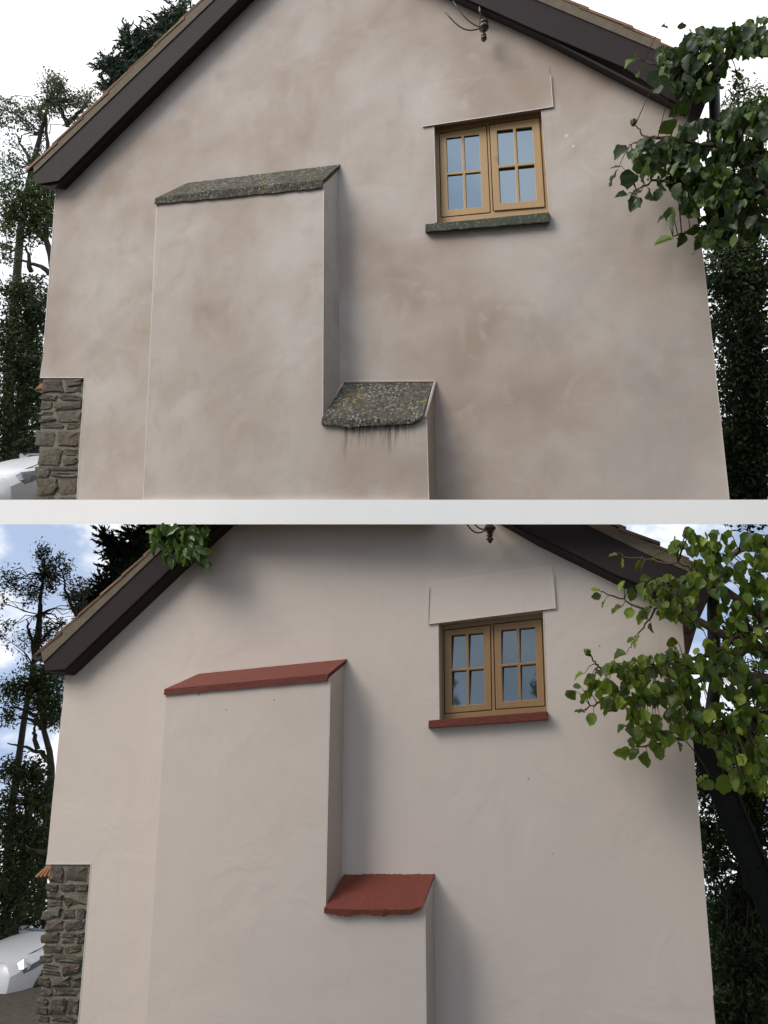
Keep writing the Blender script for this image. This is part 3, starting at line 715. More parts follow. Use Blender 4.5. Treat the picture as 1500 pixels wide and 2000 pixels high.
# ------------------------------------------------------------------ cars
def car(loc, rot, label, s=1.0):
    root = empty('parked_car', loc, label, 'car', 'white cars parked behind the cottages', rot)
    root.rotation_mode = 'XYZ'
    # x forward, z up; wheel contact at z=0; loft of cross sections
    secs = [ # x, half width, z bottom, z belt, z top, half width at top
        (2.12, .62, .30, .52, .60, .52), (2.05, .76, .22, .62, .72, .62), (1.85, .85, .20, .72, .82, .70), (1.5, .90, .20, .82, .93, .74),
        (1.1, .91, .20, .90, 1.02, .76), (.85, .915, .20, .95, 1.06, .76), (.35, .92, .20, .97, 1.33, .66), (.0, .92, .20, .98, 1.46, .61), (-.6, .92, .20, 1.0, 1.52, .60),
        (-1.2, .92, .20, 1.02, 1.50, .59), (-1.65, .91, .20, 1.03, 1.36, .60), (-1.95, .88, .22, 1.02, 1.10, .66), (-2.1, .80, .28, .92, 1.0, .64)]
    V = []; Fc = []
    for (x, hw, zb, zm, zt, tw) in secs:
        half = [(hw*.80, zb), (hw*.98, zb+.10), (hw, zb+(zm-zb)*.5), (hw*.985, zm-.05), (hw*.93, zm), (tw*1.02+(hw*.93-tw)*.15, zm+(zt-zm)*.6), (tw*.93, zt-.02*(zt-zm > .1)), (tw*.5, zt+.012), (0, zt+.02)]
        ring = [(x, -a, b) for a, b in half] + [(x, a, b) for a, b in reversed(half[:-1])]
        V += ring
    n = 17
    for i in range(len(secs)-1):
        for k in range(n): Fc.append((i*n+k, i*n+(k+1) % n, (i+1)*n+(k+1) % n, (i+1)*n+k))
    Fc += [tuple(range(n)), tuple((len(secs)-1)*n+k for k in range(n))]
    V = [Vector(v)*s for v in V]
    body = mesh('body', V, Fc, M['carpaint'], root, local=True, smooth=True); body.data.set_sharp_from_angle(angle=R(28))
    def patch(name, pts, mat, par=body, th=.012, nrm_=None):
        pts = [Vector(p)*s for p in pts]; nv = (pts[1]-pts[0]).cross(pts[2]-pts[1]).normalized()
        if nrm_ is not None and nv.dot(Vector(nrm_)) < 0: nv = -nv
        m_ = len(pts); A = [p + nv*th for p in pts]; B = [p - nv*th for p in pts]
        return mesh(name, A + B, [tuple(range(m_)), tuple(range(2*m_-1, m_-1, -1))] + [(i, (i+1) % m_, m_+(i+1) % m_, m_+i) for i in range(m_)], mat, par, local=True)
    # windscreen, side glass
    patch('windscreen', [(.88,-.66,1.10),(.88,.66,1.10),(.05,.55,1.475),(.05,-.55,1.475)], M['carglass'], nrm_=(1,0,1), th=.02)
    for sd in (-1, 1):
        patch('side_window', [(.60,sd*.87,1.03),(.05,sd*.70,1.36),(-.9,sd*.685,1.40),(-1.5,sd*.72,1.28),(-1.6,sd*.88,1.06)], M['carglass'], nrm_=(0,sd,0), th=.02)
        h = patch('headlight', [(2.00,sd*.56,.60),(1.88,sd*.84,.63),(1.50,sd*.905,.80),(1.86,sd*.76,.755)], M['lamp'], nrm_=(1,sd,.6), th=.045)
        lb_ = MB(); lb_.tube([Vector((1.78,sd*.78,.70))*s, Vector((1.845,sd*.84,.70))*s], [.045, .05], 14); lb_.build('lamp_bowl', M['rim'], h, local=True)
        patch('bumper_vent', [(2.04,sd*.45,.32),(1.98,sd*.75,.33),(1.95,sd*.78,.44),(2.05,sd*.5,.42)], M['black'], nrm_=(1,0,0), th=.03)
        mbm = MB(); mbm.box((.62*s, sd*1.0*s, 1.06*s), (.12*s, .2*s, .13*s)); mbm.build('wing_mirror', M['carpaint'], body, local=True, bevel=.03)
    sm = MB(); sm.tube([Vector(p)*s for p in ((2.0,-.60,.735),(2.06,0,.745),(2.0,.60,.735),(1.5,.735,.94),(.9,.775,1.075))], .008, 5); sm.build('bonnet_seam', M['black'], body, local=True)
    sm = MB(); sm.tube([Vector(p)*s for p in ((.88,.93,.28),(.86,.935,.6),(.84,.93,.93))], .007, 5); sm.build('door_seam', M['black'], body, local=True)
    patch('grille', [(2.14,-.42,.34),(2.14,.42,.34),(2.14,.42,.46),(2.14,-.42,.46)], M['black'], nrm_=(1,0,0), th=.02)
    for x in (1.32, -1.30):
        for sd in (-1, 1):
            def ringw(r0, r1, y0, y1, nn=28):
                V = []; Fc = []
                for (r_, y_) in ((r0, y0), (r1, y0), (r1, y1), (r0, y1)):
                    for k in range(nn): t = 2*math.pi*k/nn; V.append((math.cos(t)*r_*s, y_*s, math.sin(t)*r_*s))
                for a in range(4):
                    for k in range(nn): Fc.append((a*nn+k, a*nn+(k+1) % nn, ((a+1) % 4)*nn+(k+1) % nn, ((a+1) % 4)*nn+k))
                return V, Fc
            c = Vector((x*s, sd*.84*s, .32*s))
            V, Fc = ringw(.02, .355, -.09*sd, .09*sd); arch = mesh('wheel_arch', [v for v in V], Fc, M['black'], root, local=True); arch.location = c + Vector((0, sd*.0, .02))
            V, Fc = ringw(.21, .32, -.10*sd, .10*sd); wh = mesh('wheel', V, Fc, M['tyre'], root, local=True, bevel=.02); wh.location = c
            V, Fc = ringw(.02, .215, -.08*sd, .07*sd); rm = MB(); rm.add(V, Fc)
            for k in range(5):
                t = 2*math.pi*k/5; rm.box((math.cos(t)*.11*s, .085*sd*s, math.sin(t)*.11*s), (.2*s, .02, .05*s), Matrix.Rotation(-t, 4, 'Y'))
            rm.build('rim', M['rim'], wh, local=True)
    return root
def place_car(px, py, depth, tilt, label):
    h = Q(px, py, depth)
    # heading: nose to the left and towards the camera; the ground there tilts with the bank
    hd = R(243)
    Mt = Matrix.Rotation(tilt, 4, 'X') @ Matrix.Rotation(hd, 4, 'Z')
    e = Mt.to_euler('XYZ'); loc = h - Mt.to_3x3() @ Vector((1.75, .87, .73))
    return car(loc, e, label)
place_car(64, 930, 10.4, R(14), 'white car parked beyond the rubble stonework of the upper cottage')
place_car(66, 1882, 10.6, R(-19), 'white car parked beyond the rubble stonework of the lower cottage')

# ------------------------------------------------------------------ leaning steel girder, lower right
def girder():
    a = Q(1352, 1400, 7.6); b = Q(1530, 1830, 7.0); 
    root = empty('steel_girder', b, 'dark green bolted steel girder leaning beside the right corner of the lower cottage', 'girder')
    ax = (a - b).normalized(); sd = ax.cross(ray(1440, 1600).normalized()).normalized(); nn = ax.cross(sd).normalized()
    def bar(c0, c1, w, d, oside, onn):
        m_ = MB(); A = []; B = []
        for p, L in ((c0, A), (c1, B)):
            for i, j in ((-1,-1),(1,-1),(1,1),(-1,1)): L.append(p + sd*(oside + i*w/2) + nn*(onn + j*d/2))
        m_.hexa(A, B); return m_
    bar(a, b, .25, .02, 0, 0).build('web', M['girder'], root)
    bar(a, b, .03, .16, .135, 0).build('flange', M['girder'], root, bevel=.004)
    bar(a, b, .03, .16, -.135, 0).build('flange', M['girder'], root, bevel=.004)
    tw = -1 if nn.dot(ray(1440, 1600)) > 0 else 1
    for k in range(9):
        p = a.lerp(b, .05 + k*.11)
        for s_ in (-.05, .05):
            m_ = MB(); c = p + sd*s_; m_.tube([c + nn*tw*.008, c + nn*tw*.03], .018, 6); m_.build('bolt', M['black'], root)
girder()

# ------------------------------------------------------------------ foliage
def inpoly(x, y, poly):
    c = False; j = len(poly)-1
    for i in range(len(poly)):
        if (poly[i][1] > y) != (poly[j][1] > y) and x < (poly[j][0]-poly[i][0])*(y-poly[i][1])/(poly[j][1]-poly[i][1])+poly[i][0]: c = not c
        j = i
    return c
def rnd_in(poly, rnd):
    x0, x1 = min(p[0] for p in poly), max(p[0] for p in poly); y0, y1 = min(p[1] for p in poly), max(p[1] for p in poly)
    for _ in range(500):
        x, y = rnd.uniform(x0, x1), rnd.uniform(y0, y1)
        if inpoly(x, y, poly): return x, y
    return x, y
def big_leaf(V, Fc, c, ax, nn, L, wd, rnd, curl=.25, fold=.25):
    """a broad toothed leaf with a folded midrib, curling along its length"""
    ax = ax.normalized(); sd = nn.cross(ax).normalized(); nn = ax.cross(sd).normalized()
    prof = [(0.0, 0.0), (.05, .20), (.18, .38), (.34, .48), (.50, .50), (.64, .43), (.77, .32), (.89, .16), (1.0, 0.0)]
    n0 = len(V); mid = []; lf = []; rt = []
    cu = curl*rnd.uniform(-.5, 2.0); fo = fold*rnd.uniform(.2, 3.0); wv = rnd.uniform(.02, .09); ph = rnd.uniform(0, 6)
    twist = rnd.uniform(-.25, .25)
    for i, (s, w) in enumerate(prof):
        p = c + ax*(s-.5)*L - nn*(cu*L*s*s*.7)
        V.append(p); mid.append(len(V)-1)
        if 0 < i < len(prof)-1:
            for sg, lst in ((1, lf), (-1, rt)):
                ww = w*wd*(1 + rnd.uniform(-.16, .14)) ; 
                q = p + sd*sg*ww*L + nn*(fo*ww*L + sg*twist*ww*L + wv*L*math.sin(ph + i*2.1 + sg)) + ax*rnd.uniform(-.02, .05)*L
                V.append(q); lst.append(len(V)-1)
    m_ = len(prof)
    for lst, flip in ((lf, 0), (rt, 1)):
        fs = [(mid[0], mid[1], lst[0])] + [(mid[i], mid[i+1], lst[i], lst[i-1]) for i in range(1, m_-2)] + [(mid[m_-2], mid[m_-1], lst[m_-3])]
        Fc += [tuple(reversed(f)) if flip else f for f in fs]
def small_leaf(V, Fc, c, ax, nn, L, w):
    sd = nn.cross(ax); n = len(V)
    V += [c - ax*L*.5, c + sd*w*.5 + nn*w*.15, c + ax*L*.5, c - sd*w*.5 + nn*w*.15]; Fc.append((n, n+1, n+2, n+3))
def rv(rnd): 
    while 1:
        v = Vector((rnd.uniform(-1, 1), rnd.uniform(-1, 1), rnd.uniform(-1, 1)))
        if .1 < v.length < 1: return v.normalized()

def hazel(name, seed, singles, masses, mains, mat, group, label, o0, sc, gaps, nlay, trunk, extra, husk):
    rnd = random.Random(seed)
    base = trunk[0]
    root = empty(name, base, label, 'tree', group)
    cx = lambda p: (o0[0] + p[0]*sc, o0[1] + p[1]*sc)
    V = []; Fc = []; tw = MB()
    br = []
    for ml in mains:
        pts = [P(cx(p[:2]), p[2]) for p in ml]; r0 = .022 if ml[0][0] >= 1400 else .007
        dense = []
        for i in range(len(pts)-1):
            for k in range(5): dense.append(pts[i].lerp(pts[i+1], k/5) + rv(rnd)*.012)
        dense.append(pts[-1])
        rs = [r0*(1-i/len(dense))**.8 + .0028 for i in range(len(dense))]
        tw.tube(dense, rs, 6); br += dense
    def put(x, y, off, L, ang=None, wd=.82, twig=True):
        c = P((x, y), off); 
        mpx = (c - C0).dot(ray(750, 1000).normalized()) / F
        Lm = L*mpx
        a = ang if ang is not None else rnd.uniform(-2.3, -.8)
        ax = UW*math.cos(a) + Vector((0, 0, math.sin(a))) - NW*rnd.uniform(-.5, .5)
        nn = (-NW*rnd.uniform(.15, 1) + Vector((0, 0, rnd.uniform(-.3, 1.1))) + UW*rnd.uniform(-.9, .9))
        big_leaf(V, Fc, c, ax, nn, Lm, wd*rnd.uniform(.72, 1.1), rnd)
        if twig and br:
            s = c - ax.normalized()*Lm*.5; b = min(br, key=lambda q: (q-s).length)
            if (b-s).length < .45:
                m_ = s.lerp(b, .5) + Vector((0, 0, .02))
                tw.tube([b, m_, s, s + ax.normalized()*Lm*.25], [.0045, .0032, .002, .0012], 5)
    for s in singles:
        x, y = cx(s[:2])
        if abs(y - 1000) < 25 + s[2]*sc*.4: continue
        put(x, y, s[4] if len(s) > 4 else rnd.uniform(.35, .6), s[2]*sc*.88, math.radians(s[3]) if len(s) > 3 and s[3] is not None else None)
    for (poly, n, L) in masses:
        pp = [cx(p) for p in poly]
        for lay in range(nlay):
            for _ in range(n):
                x, y = rnd_in(pp, rnd)
                if abs(y - 1000) < 25 + L*sc*.6: continue
                if any((x-gx)**2/(gr*gr) + (y-gy)**2/(gr2*gr2) < 1 for gx, gy, gr, gr2 in gaps): continue
                if mnoise.noise(Vector((x*.02, y*.02, lay*.6+seed))) < -.2: continue
                put(x, y, rnd.uniform(.66, .8) - lay*.14, rnd.uniform(.6, 1.3)*L*sc, None, .82, lay < 1)
    # the rest of the crown, beyond the right edge of the view
    for (cpx, cpy, off, rad, n) in extra:
        c0 = P((cpx, cpy), off)
        for _ in range(n):
            d = rv(rnd)*rad*rnd.random()**.4; c = c0 + Vector((d.x, d.y, d.z))
            ax = rv(rnd); ax.z -= .6; big_leaf(V, Fc, c, ax, rv(rnd), .13*rnd.uniform(.7, 1.2), .8, rnd)
        for k in range(6):
            e = c0 + rv(rnd)*rad*.8; tw.tube([trunk[-1], trunk[-1].lerp(e, .5) + rv(rnd)*.15, e], [.03, .018, .005], 6)
    for ml in mains:
        tw.tube([trunk[-1], trunk[-1].lerp(P(cx(ml[0][:2]), ml[0][2]), .5) + rv(rnd)*.1, P(cx(ml[0][:2]), ml[0][2])], [.05, .035, .024], 7)
    mesh('crown', V, Fc, mat, root, smooth=True, recalc=False)
    tw.build('branch', M['twig'], root, smooth=True)
    # a leafy nut husk at the tip of the outermost twig
    nb = P(cx(husk), .44); hv_ = []; hf_ = []
    nut = MB(); nut.tube([nb + Vector((0, 0, a)) for a in (-.022, -.016, 0, .014, .022)], [.004, .017, .023, .017, .005], 10); nut.build('nut', mat, root, smooth=True)
    for k in range(9):
        a = k*.7; d = UW*math.cos(a)*.02 - NW*math.sin(a)*.02 + Vector((0, 0, .012))
        big_leaf(hv_, hf_, nb + d, (d + Vector((0, 0, .03))), d + Vector((.001, 0, 0)), .05, .5, rnd)
    mesh('husk', hv_, hf_, mat, root, smooth=True, recalc=False)
    t = MB(); t.tube(trunk, [.11, .10, .085, .07][:len(trunk)], 10); t.build('trunk', M['twig'], root, smooth=True)
    return root
SC = 1/3.3333
upper_single = [(612,376,55,-140),(600,408,95,200),(665,470,105,-105),(800,345,100,170),(800,320,60,160),(885,385,140,-100),(755,515,150,-130),(785,580,90,-100),(850,510,100,-60),(930,610,110,-110),(990,590,60),(1035,650,100,-100),(1108,620,125,-115),
 (900,735,130,-150),(845,828,150,190),(970,275,90,20),(1085,262,90),(545,985,130,215),(645,1000,130,220),(710,935,110,-20),(510,1090,85,180),(485,1150,120,230),(585,1170,150,-100),(655,1090,120,-60),(685,1145,110,-110),(720,1160,42,90),
 (545,1272,92,185),(640,1262,120,215),(738,1268,100,-85),(632,1330,130,-120),(655,1320,90,-80),(805,1200,130,-80),(785,1265,90,-120),(925,1240,150,-80),(1030,1275,180,-100),(860,1400,110,-100),(808,1412,80,-150),(890,1430,110,-90),(950,1370,100),
 (822,1580,135,190),(930,1562,125,-110),(1010,1500,110,-150),(1035,1590,120,-110),(1030,1640,90,-130),(960,700,110),(1010,300,110),(1190,440,150,-90),(1180,560,120,-70),(1290,545,90),(1300,370,80,0),(830,175,60,10),(940,172,70,0),(1290,480,80,-40),(1310,490,70)]
upper_masses = [([(940,300),(1040,190),(1200,210),(1500,120),(1500,340),(1235,350),(1180,470),(1110,590),(1000,630),(880,590),(800,540),(770,430),(800,330)], 110, 86),
 ([(680,930),(830,910),(960,850),(1120,800),(1230,760),(1500,600),(1500,1000),(1500,1560),(1130,1600),(1060,1600),(1060,1430),(980,1380),(900,1300),(850,1180),(740,1110),(640,1080),(620,1000)], 235, 90)]
upper_main = [[(1500,1000,.55),(1250,960,.5),(1000,930,.5),(830,890,.45),(700,900,.45),(610,940,.45)], [(1400,1150,.5),(1100,1150,.45),(900,1165,.45),(740,1180,.42),(620,1260,.42)],
 [(1500,300,.5),(1200,380,.5),(950,430,.5),(800,440,.45),(640,378,.45)], [(1400,1450,.5),(1150,1480,.45),(1000,1500,.4),(880,1540,.4)], [(830,900,.45),(710,905,.45),(650,830,.45),(625,805,.45)]]
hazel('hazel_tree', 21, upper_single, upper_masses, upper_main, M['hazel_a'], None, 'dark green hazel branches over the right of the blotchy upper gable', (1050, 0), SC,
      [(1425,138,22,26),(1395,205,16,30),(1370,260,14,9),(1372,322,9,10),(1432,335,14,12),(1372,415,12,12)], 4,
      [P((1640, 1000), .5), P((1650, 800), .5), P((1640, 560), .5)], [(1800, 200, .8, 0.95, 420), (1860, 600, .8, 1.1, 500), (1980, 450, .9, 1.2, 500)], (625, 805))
lower_single = [(490,280,72,180),(545,330,85,-100),(655,340,92,-120),(775,290,125,200),(895,250,115,-100),(370,508,58,170),(380,548,78,190),(432,598,82,-110),(545,480,95,-120),(615,535,112,-90),(520,640,115,-140),(600,660,92,-110),(665,700,95,-110),(740,760,85,-90),(640,850,95,-110),(600,832,70,190),
 (530,935,112,195),(870,850,105,185),(265,1065,92,200),(340,1080,85,-140),(255,1135,62,180),(215,1190,98,225),(300,1205,115,-110),(272,1300,82,180),(350,1350,105,-110),(440,1300,82,-90),(490,1250,112,-120),(600,1290,125,-100),(548,1410,82,-150),(612,1420,105,-90),
 (550,1562,125,195),(630,1580,105,-130),(715,1612,125,-90),(800,1565,120,-90),(920,1530,85,-80),(1075,1742,115,215),(1100,1775,120,-150),(1215,1780,160,-90),(700,1330,95),(930,1432,112,-90),(690,670,80),(795,672,85,-100),(880,680,85,-100),(985,140,110),(1100,270,120),(1000,110,90),(855,90,60,0),(780,95,60,10),(850,430,90,10),(700,430,90,20),(750,590,70,-90),(1230,1450,180,-90),(1240,1500,150,-110)]
lower_masses = [([(860,200),(960,130),(1040,85),(1500,0),(1500,900),(1250,880),(1160,760),(1000,740),(900,700),(780,700),(660,620),(680,470),(860,430),(1000,400),(960,300),(880,260)], 170, 78),
 ([(360,1050),(470,1010),(640,960),(900,910),(1060,860),(1500,850),(1500,1850),(1300,1800),(1180,1650),(1080,1480),(900,1480),(720,1540),(600,1520),(640,1440),(560,1290),(430,1270),(310,1180)], 290, 80)]
lower_main = [[(1500,740,.55),(1300,800,.55),(1180,900,.5),(1000,960,.5),(800,1000,.5),(560,1020,.45),(400,1030,.42)], [(1400,880,.5),(1200,1000,.5),(980,1150,.45),(700,1200,.42),(420,1230,.42),(290,1290,.4)],
 [(1500,180,.5),(1200,300,.5),(1060,390,.5),(930,440,.5),(800,560,.45),(700,640,.45),(560,570,.42),(400,512,.42)], [(800,570,.45),(740,690,.45),(660,790,.42),(610,880,.42)], [(1400,1350,.5),(1100,1430,.45),(850,1500,.4),(650,1530,.4)],
 [(1060,390,.5),(950,340,.5),(760,320,.45),(620,300,.45),(520,270,.42)], [(410,1030,.42),(380,985,.42),(345,935,.42),(325,922,.42)]]
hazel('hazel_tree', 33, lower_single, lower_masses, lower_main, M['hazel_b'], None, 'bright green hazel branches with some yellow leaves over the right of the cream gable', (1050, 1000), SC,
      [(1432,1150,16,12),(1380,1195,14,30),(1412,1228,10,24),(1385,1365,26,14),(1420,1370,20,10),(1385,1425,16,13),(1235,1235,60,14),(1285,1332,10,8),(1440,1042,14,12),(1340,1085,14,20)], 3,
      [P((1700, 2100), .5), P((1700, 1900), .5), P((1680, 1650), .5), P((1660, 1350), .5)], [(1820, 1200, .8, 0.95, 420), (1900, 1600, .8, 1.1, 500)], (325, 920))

def spray(name, label, seed, pts, n, L, mat):
    """a drooping sprig of long smooth leaves"""
    rnd = random.Random(seed); root = empty(name, P(pts[0][0], .4), label, 'branch')
    V = []; Fc = []; tw = MB()
    for line in pts:
        q = [P(p, .42) for p in line]; tw.tube(q, [.012, .009, .006, .004][:len(q)], 6)
    return root, V, Fc, tw, rnd
rnd = random.Random(5)
root = empty('laurel_branch', P((355, 1000), .4), 'bright green leafy branch hanging over the left bargeboard of the lower cottage', 'branch')
V = []; Fc = []; tw = MB()
twigs = [[(352,1001),(345,1030),(335,1055),(322,1085)], [(360,1001),(362,1030),(365,1060),(366,1090)], [(368,1001),(385,1035),(395,1065),(402,1090)], [(350,1001),(325,1020),(308,1035),(300,1045)], [(372,1001),(395,1015),(405,1030),(408,1040)]]
for line in twigs:
    q = [P(p, .34) for p in line]; tw.tube(q, [.010, .008, .005, .003], 6)
def sprig(x, y, a, L, off=None):
    a = math.radians(a); ax = UW*math.cos(a) + Vector((0, 0, math.sin(a))) - NW*rnd.uniform(-.3, .3)
    nn = -NW + UW*rnd.uniform(-.8, .8) + Vector((0, 0, rnd.uniform(-.3, .7)))
    big_leaf(V, Fc, P((x, y), off or rnd.uniform(.24, .42)), ax, nn, L*.0050, .42, rnd, .3, .5)
for x, y, a, L in [(303,1072,-110,40),(297,1040,170,32),(310,1060,-120,36),(325,1088,-100,40),(335,1098,-80,34),(352,1085,-100,36),(370,1085,-80,40),(385,1080,-70,38),(398,1092,-45,44),(408,1102,-60,40),(388,1098,-60,30),(405,1075,-20,30),(310,1030,190,30)]: sprig(x, y, a, L)
for _ in range(170):
    x, y = rnd_in([(300,1034),(412,1034),(405,1040),(398,1075),(375,1095),(345,1098),(322,1078),(298,1050),(293,1036)], rnd); sprig(x, y, rnd.uniform(-150, -30), rnd.uniform(24, 36))
mesh('leaves', V, Fc, M['laurel'], root, smooth=True, recalc=False); tw.build('stem', M['twig'], root)

def tree(name, label, seed, clumps, trunk, leaf, mat, n, group=None, limbs=True, style='leaf', base_r=.14, cat='tree', twigs=()):
    """clumps: (px, py, rx, ry, depth, weight) ; trunk: list of (px,py,depth)"""
    rnd = random.Random(seed)
    tp = [Q(*t) for t in trunk]; root = empty(name, tp[0], label, cat, group)
    V = []; Fc = []; tb = MB(); mbb = MB(); N = len(tp)
    mbb.tube(tp, [base_r*(1-.75*i/max(1, N-1)) for i in range(N)], 9)
    tot = sum(c[5] for c in clumps)
    for (px, py, rx, ry, dp, wt) in clumps:
        k = dp/F; cnt = int(n*wt/tot); ncl = max(3, cnt//26)
        cen = []
        for _ in range(ncl):
            a = rnd.uniform(0, 2*math.pi); r = math.sqrt(rnd.random()); cen.append((px + rx*r*math.cos(a), py + ry*r*math.sin(a), dp + rnd.uniform(-1, 1)*rx*k*1.2))
        for (x, y, d) in cen:
            c = Q(x, y, d); sg = rnd.uniform(.5, 1.3)*leaf*2.6; cd_ = rv(rnd)
            if style == 'conifer':
                out = Vector((x-px, 0, (py-y))).normalized() if (x, y) != (px, py) else Vector((1, 0, 0)); cd_ = (out + Vector((0, rnd.uniform(-.5, .5), .35))).normalized()
            for _ in range(26):
                if style == 'conifer':
                    t = rnd.random(); q = c + cd_*sg*2.4*(t-.5) + rv(rnd)*sg*.42*(1-t); ax = (cd_*1.2 + rv(rnd)*.8).normalized(); small_leaf(V, Fc, q, ax, rv(rnd), leaf*1.7, leaf*.45)
                else:
                    q = c + rv(rnd)*sg*rnd.random()**.5; small_leaf(V, Fc, q, (rv(rnd) + Vector((0, 0, -.4))).normalized(), rv(rnd), leaf*rnd.uniform(.6, 1.3), leaf*rnd.uniform(.35, .6))
            if limbs and rnd.random() < .35:
                b = min(tp, key=lambda p_: (p_-c).length); m_ = b.lerp(c, .5) + rv(rnd)*.15
                mbb.tube([b, b.lerp(c, .3) + rv(rnd)*.1, m_, c.lerp(m_, .5) + rv(rnd)*.08, c], [.016, .013, .010, .007, .004], 5, cap=False)
    for ln in twigs:
        q = [Q(*p) for p in ln]; dn = []
        for i in range(len(q)-1):
            for k in range(4): dn.append(q[i].lerp(q[i+1], k/4) + rv(rnd)*.025)
        dn.append(q[-1]); mbb.tube(dn, [.05*(1-i/len(dn)) + .008 for i in range(len(dn))], 6)
    mesh('crown', V, Fc, mat, root, recalc=False)
    mbb.build('trunk', M['bark'], root, smooth=True)
    return root
G1 = None
# behind the upper cottage, left
tree('slender_tree', 'slender airy tree showing above the left eave of the upper cottage', 101,
     [(105,165,22,20,15,1.2),(95,205,22,22,15,1),(125,195,20,16,15,.7),(60,232,22,24,15,1.2),(170,195,28,18,15,1.1),(150,235,26,10,15,.4),(15,225,25,30,15,1.2),(70,305,22,14,15,.7),(20,320,26,20,15,.8),(30,285,10,10,15,.2)],
     [(10,1000,15),(20,700,15),(40,450,15),(62,330,15),(80,260,15),(95,200,15)], .085, M['airy_leaf'], 5200, base_r=.12,
     twigs=[[(90,330,15),(92,280,15),(88,230,15),(100,180,15)],[(70,330,15),(50,300,15),(30,260,15)],[(130,245,15),(118,210,15),(108,170,15)],[(135,240,15),(160,215,15),(180,190,15)]])
tree('conifer_tree', 'dark conifer top rising behind the left roof verge of the upper cottage', 102,
     [(252,78,10,12,17,.8),(272,95,24,20,17,1.3),(292,80,12,12,17,.7),(212,125,14,10,17,.6),(232,148,24,22,17,1.1),(215,172,14,12,17,.6),(262,130,30,22,17,1),(335,50,22,14,17,.8),(320,70,28,28,17,1),(350,20,24,24,17,.6)],
     [(300,1000,17),(300,600,17),(300,300,17),(290,120,17),(300,60,17)], .12, M['conifer'], 9000, style='conifer', base_r=.2)
tree('leaning_tree', 'dark leafy tree with a forked trunk just below the left eave of the upper cottage', 103,
     [(78,385,30,34,13,1.6),(85,425,26,24,13,1.1),(28,380,32,34,13,1),(20,430,24,24,13,.7),(60,455,26,10,13,.25),(58,475,10,14,13,.12),(95,355,16,10,13,.5),(15,500,16,24,13,.3)],
     [(60,1000,13),(100,700,13),(108,560,13),(100,500,13),(88,462,13),(60,440,13),(20,415,13)], .09, M['mid_leaf'], 5600, base_r=.11,
     twigs=[[(100,500,13),(88,470,13),(70,455,13),(50,448,13)],[(96,533,13),(80,520,13),(55,513,13),(20,505,13)],[(88,462,13),(94,430,13),(80,390,13)],[(60,530,13),(56,500,13),(50,480,13)]])
tree('broadleaf_tree', 'dense dark tree between the white car and the left corner of the upper cottage', 104,
     [(70,580,30,34,12,.9),(30,575,30,36,12,.9),(60,650,40,50,12.3,1.6),(20,660,40,60,12.3,1.6),(60,740,40,50,12.3,1.7),(15,750,40,60,12.3,1.6),(50,830,45,50,12.5,1.7),(0,830,40,60,12.5,1.6),(50,900,50,40,13,1.2),(0,910,40,50,13,1),(90,760,20,60,12,1)],
     [(30,1000,12.5),(40,850,12.5),(50,720,12.5),(60,640,12.5),(50,580,12.5)], .095, M['dark_leaf'], 17000, base_r=.16,
     twigs=[[(95,622,12),(70,606,12),(50,596,12)],[(85,710,12),(65,705,12),(50,695,12)]])
# right, behind the upper cottage
tree('woodland_tree', 'tall dark tree filling the gap right of the upper cottage wall', 105,
     [(1420,540,40,60,10,1.2),(1470,540,40,70,10,1.3),(1440,640,50,60,10,1.5),(1480,700,40,80,10,1.5),(1440,760,45,70,10,1.6),(1470,860,45,80,10,1.9),(1430,900,40,70,10,1.7),(1460,960,45,60,10,1.4)],
     [(1470,1000,10),(1465,850,10),(1455,700,10),(1450,560,10),(1460,470,10)], .10, M['dark_leaf'], 24000, base_r=.13)
tree('birch_tree', 'small fresh green leafy tree seen past the downpipe of the upper cottage', 106,
     [(1425,230,22,36,11,1),(1440,300,26,40,11,1),(1470,200,22,50,11,1),(1480,330,30,60,11,1),(1440,160,12,14,11,.3),(1430,390,40,50,10.5,1.2),(1400,460,24,40,10.5,.7)],
     [(1490,1000,11),(1480,700,11),(1470,450,11),(1450,300,11),(1440,180,11)], .075, M['mid_leaf'], 3600, base_r=.08)
# behind the lower cottage, left
tree('slender_tree', 'slender airy tree showing above the left eave of the lower cottage', 111,
     [(82,1082,16,16,15,.8),(95,1115,24,18,15,1),(125,1110,14,14,15,.4),(65,1160,22,26,15,1.1),(95,1140,20,18,15,.6),(150,1160,22,20,15,.8),(160,1190,16,14,15,.5),(110,1228,22,16,15,.8),(85,1240,16,18,15,.5),(60,1245,12,20,15,.3),(15,1150,24,40,15,1.1),(20,1240,22,26,15,.6),(60,1300,14,14,15,.4),(115,1090,14,10,15,.3)],
     [(5,1900,15),(20,1600,15),(45,1420,15),(65,1300,15),(76,1200,15),(85,1120,15)], .08, M['airy_leaf'], 5200, base_r=.10,
     twigs=[[(74,1270,15),(80,1220,15),(78,1170,15),(88,1100,15)],[(152,1212,15),(140,1185,15),(128,1150,15),(118,1110,15)],[(70,1290,15),(58,1240,15),(52,1210,15)],[(74,1260,15),(95,1235,15),(120,1220,15)],[(150,1200,15),(160,1175,15),(160,1150,15)]])
tree('conifer_tree', 'dark conifer with feathery tips behind the left roof verge of the lower cottage', 112,
     [(208,1048,10,8,17,.5),(222,1066,16,12,17,.8),(240,1078,20,14,17,1),(280,1045,38,24,17,1.8),(275,1075,34,24,17,1.6),(235,1105,32,18,17,1.3),(250,1092,30,20,17,1.2),(205,1140,26,16,17,1),(200,1160,26,16,17,1),(165,1165,20,10,17,.7),(180,1185,24,14,17,.9),(235,1130,30,20,17,1),(310,1030,30,22,17,1)],
     [(290,2100,17),(290,1700,17),(290,1400,17),(285,1150,17),(285,1060,17)], .11, M['conifer'], 11500, style='conifer', base_r=.2)
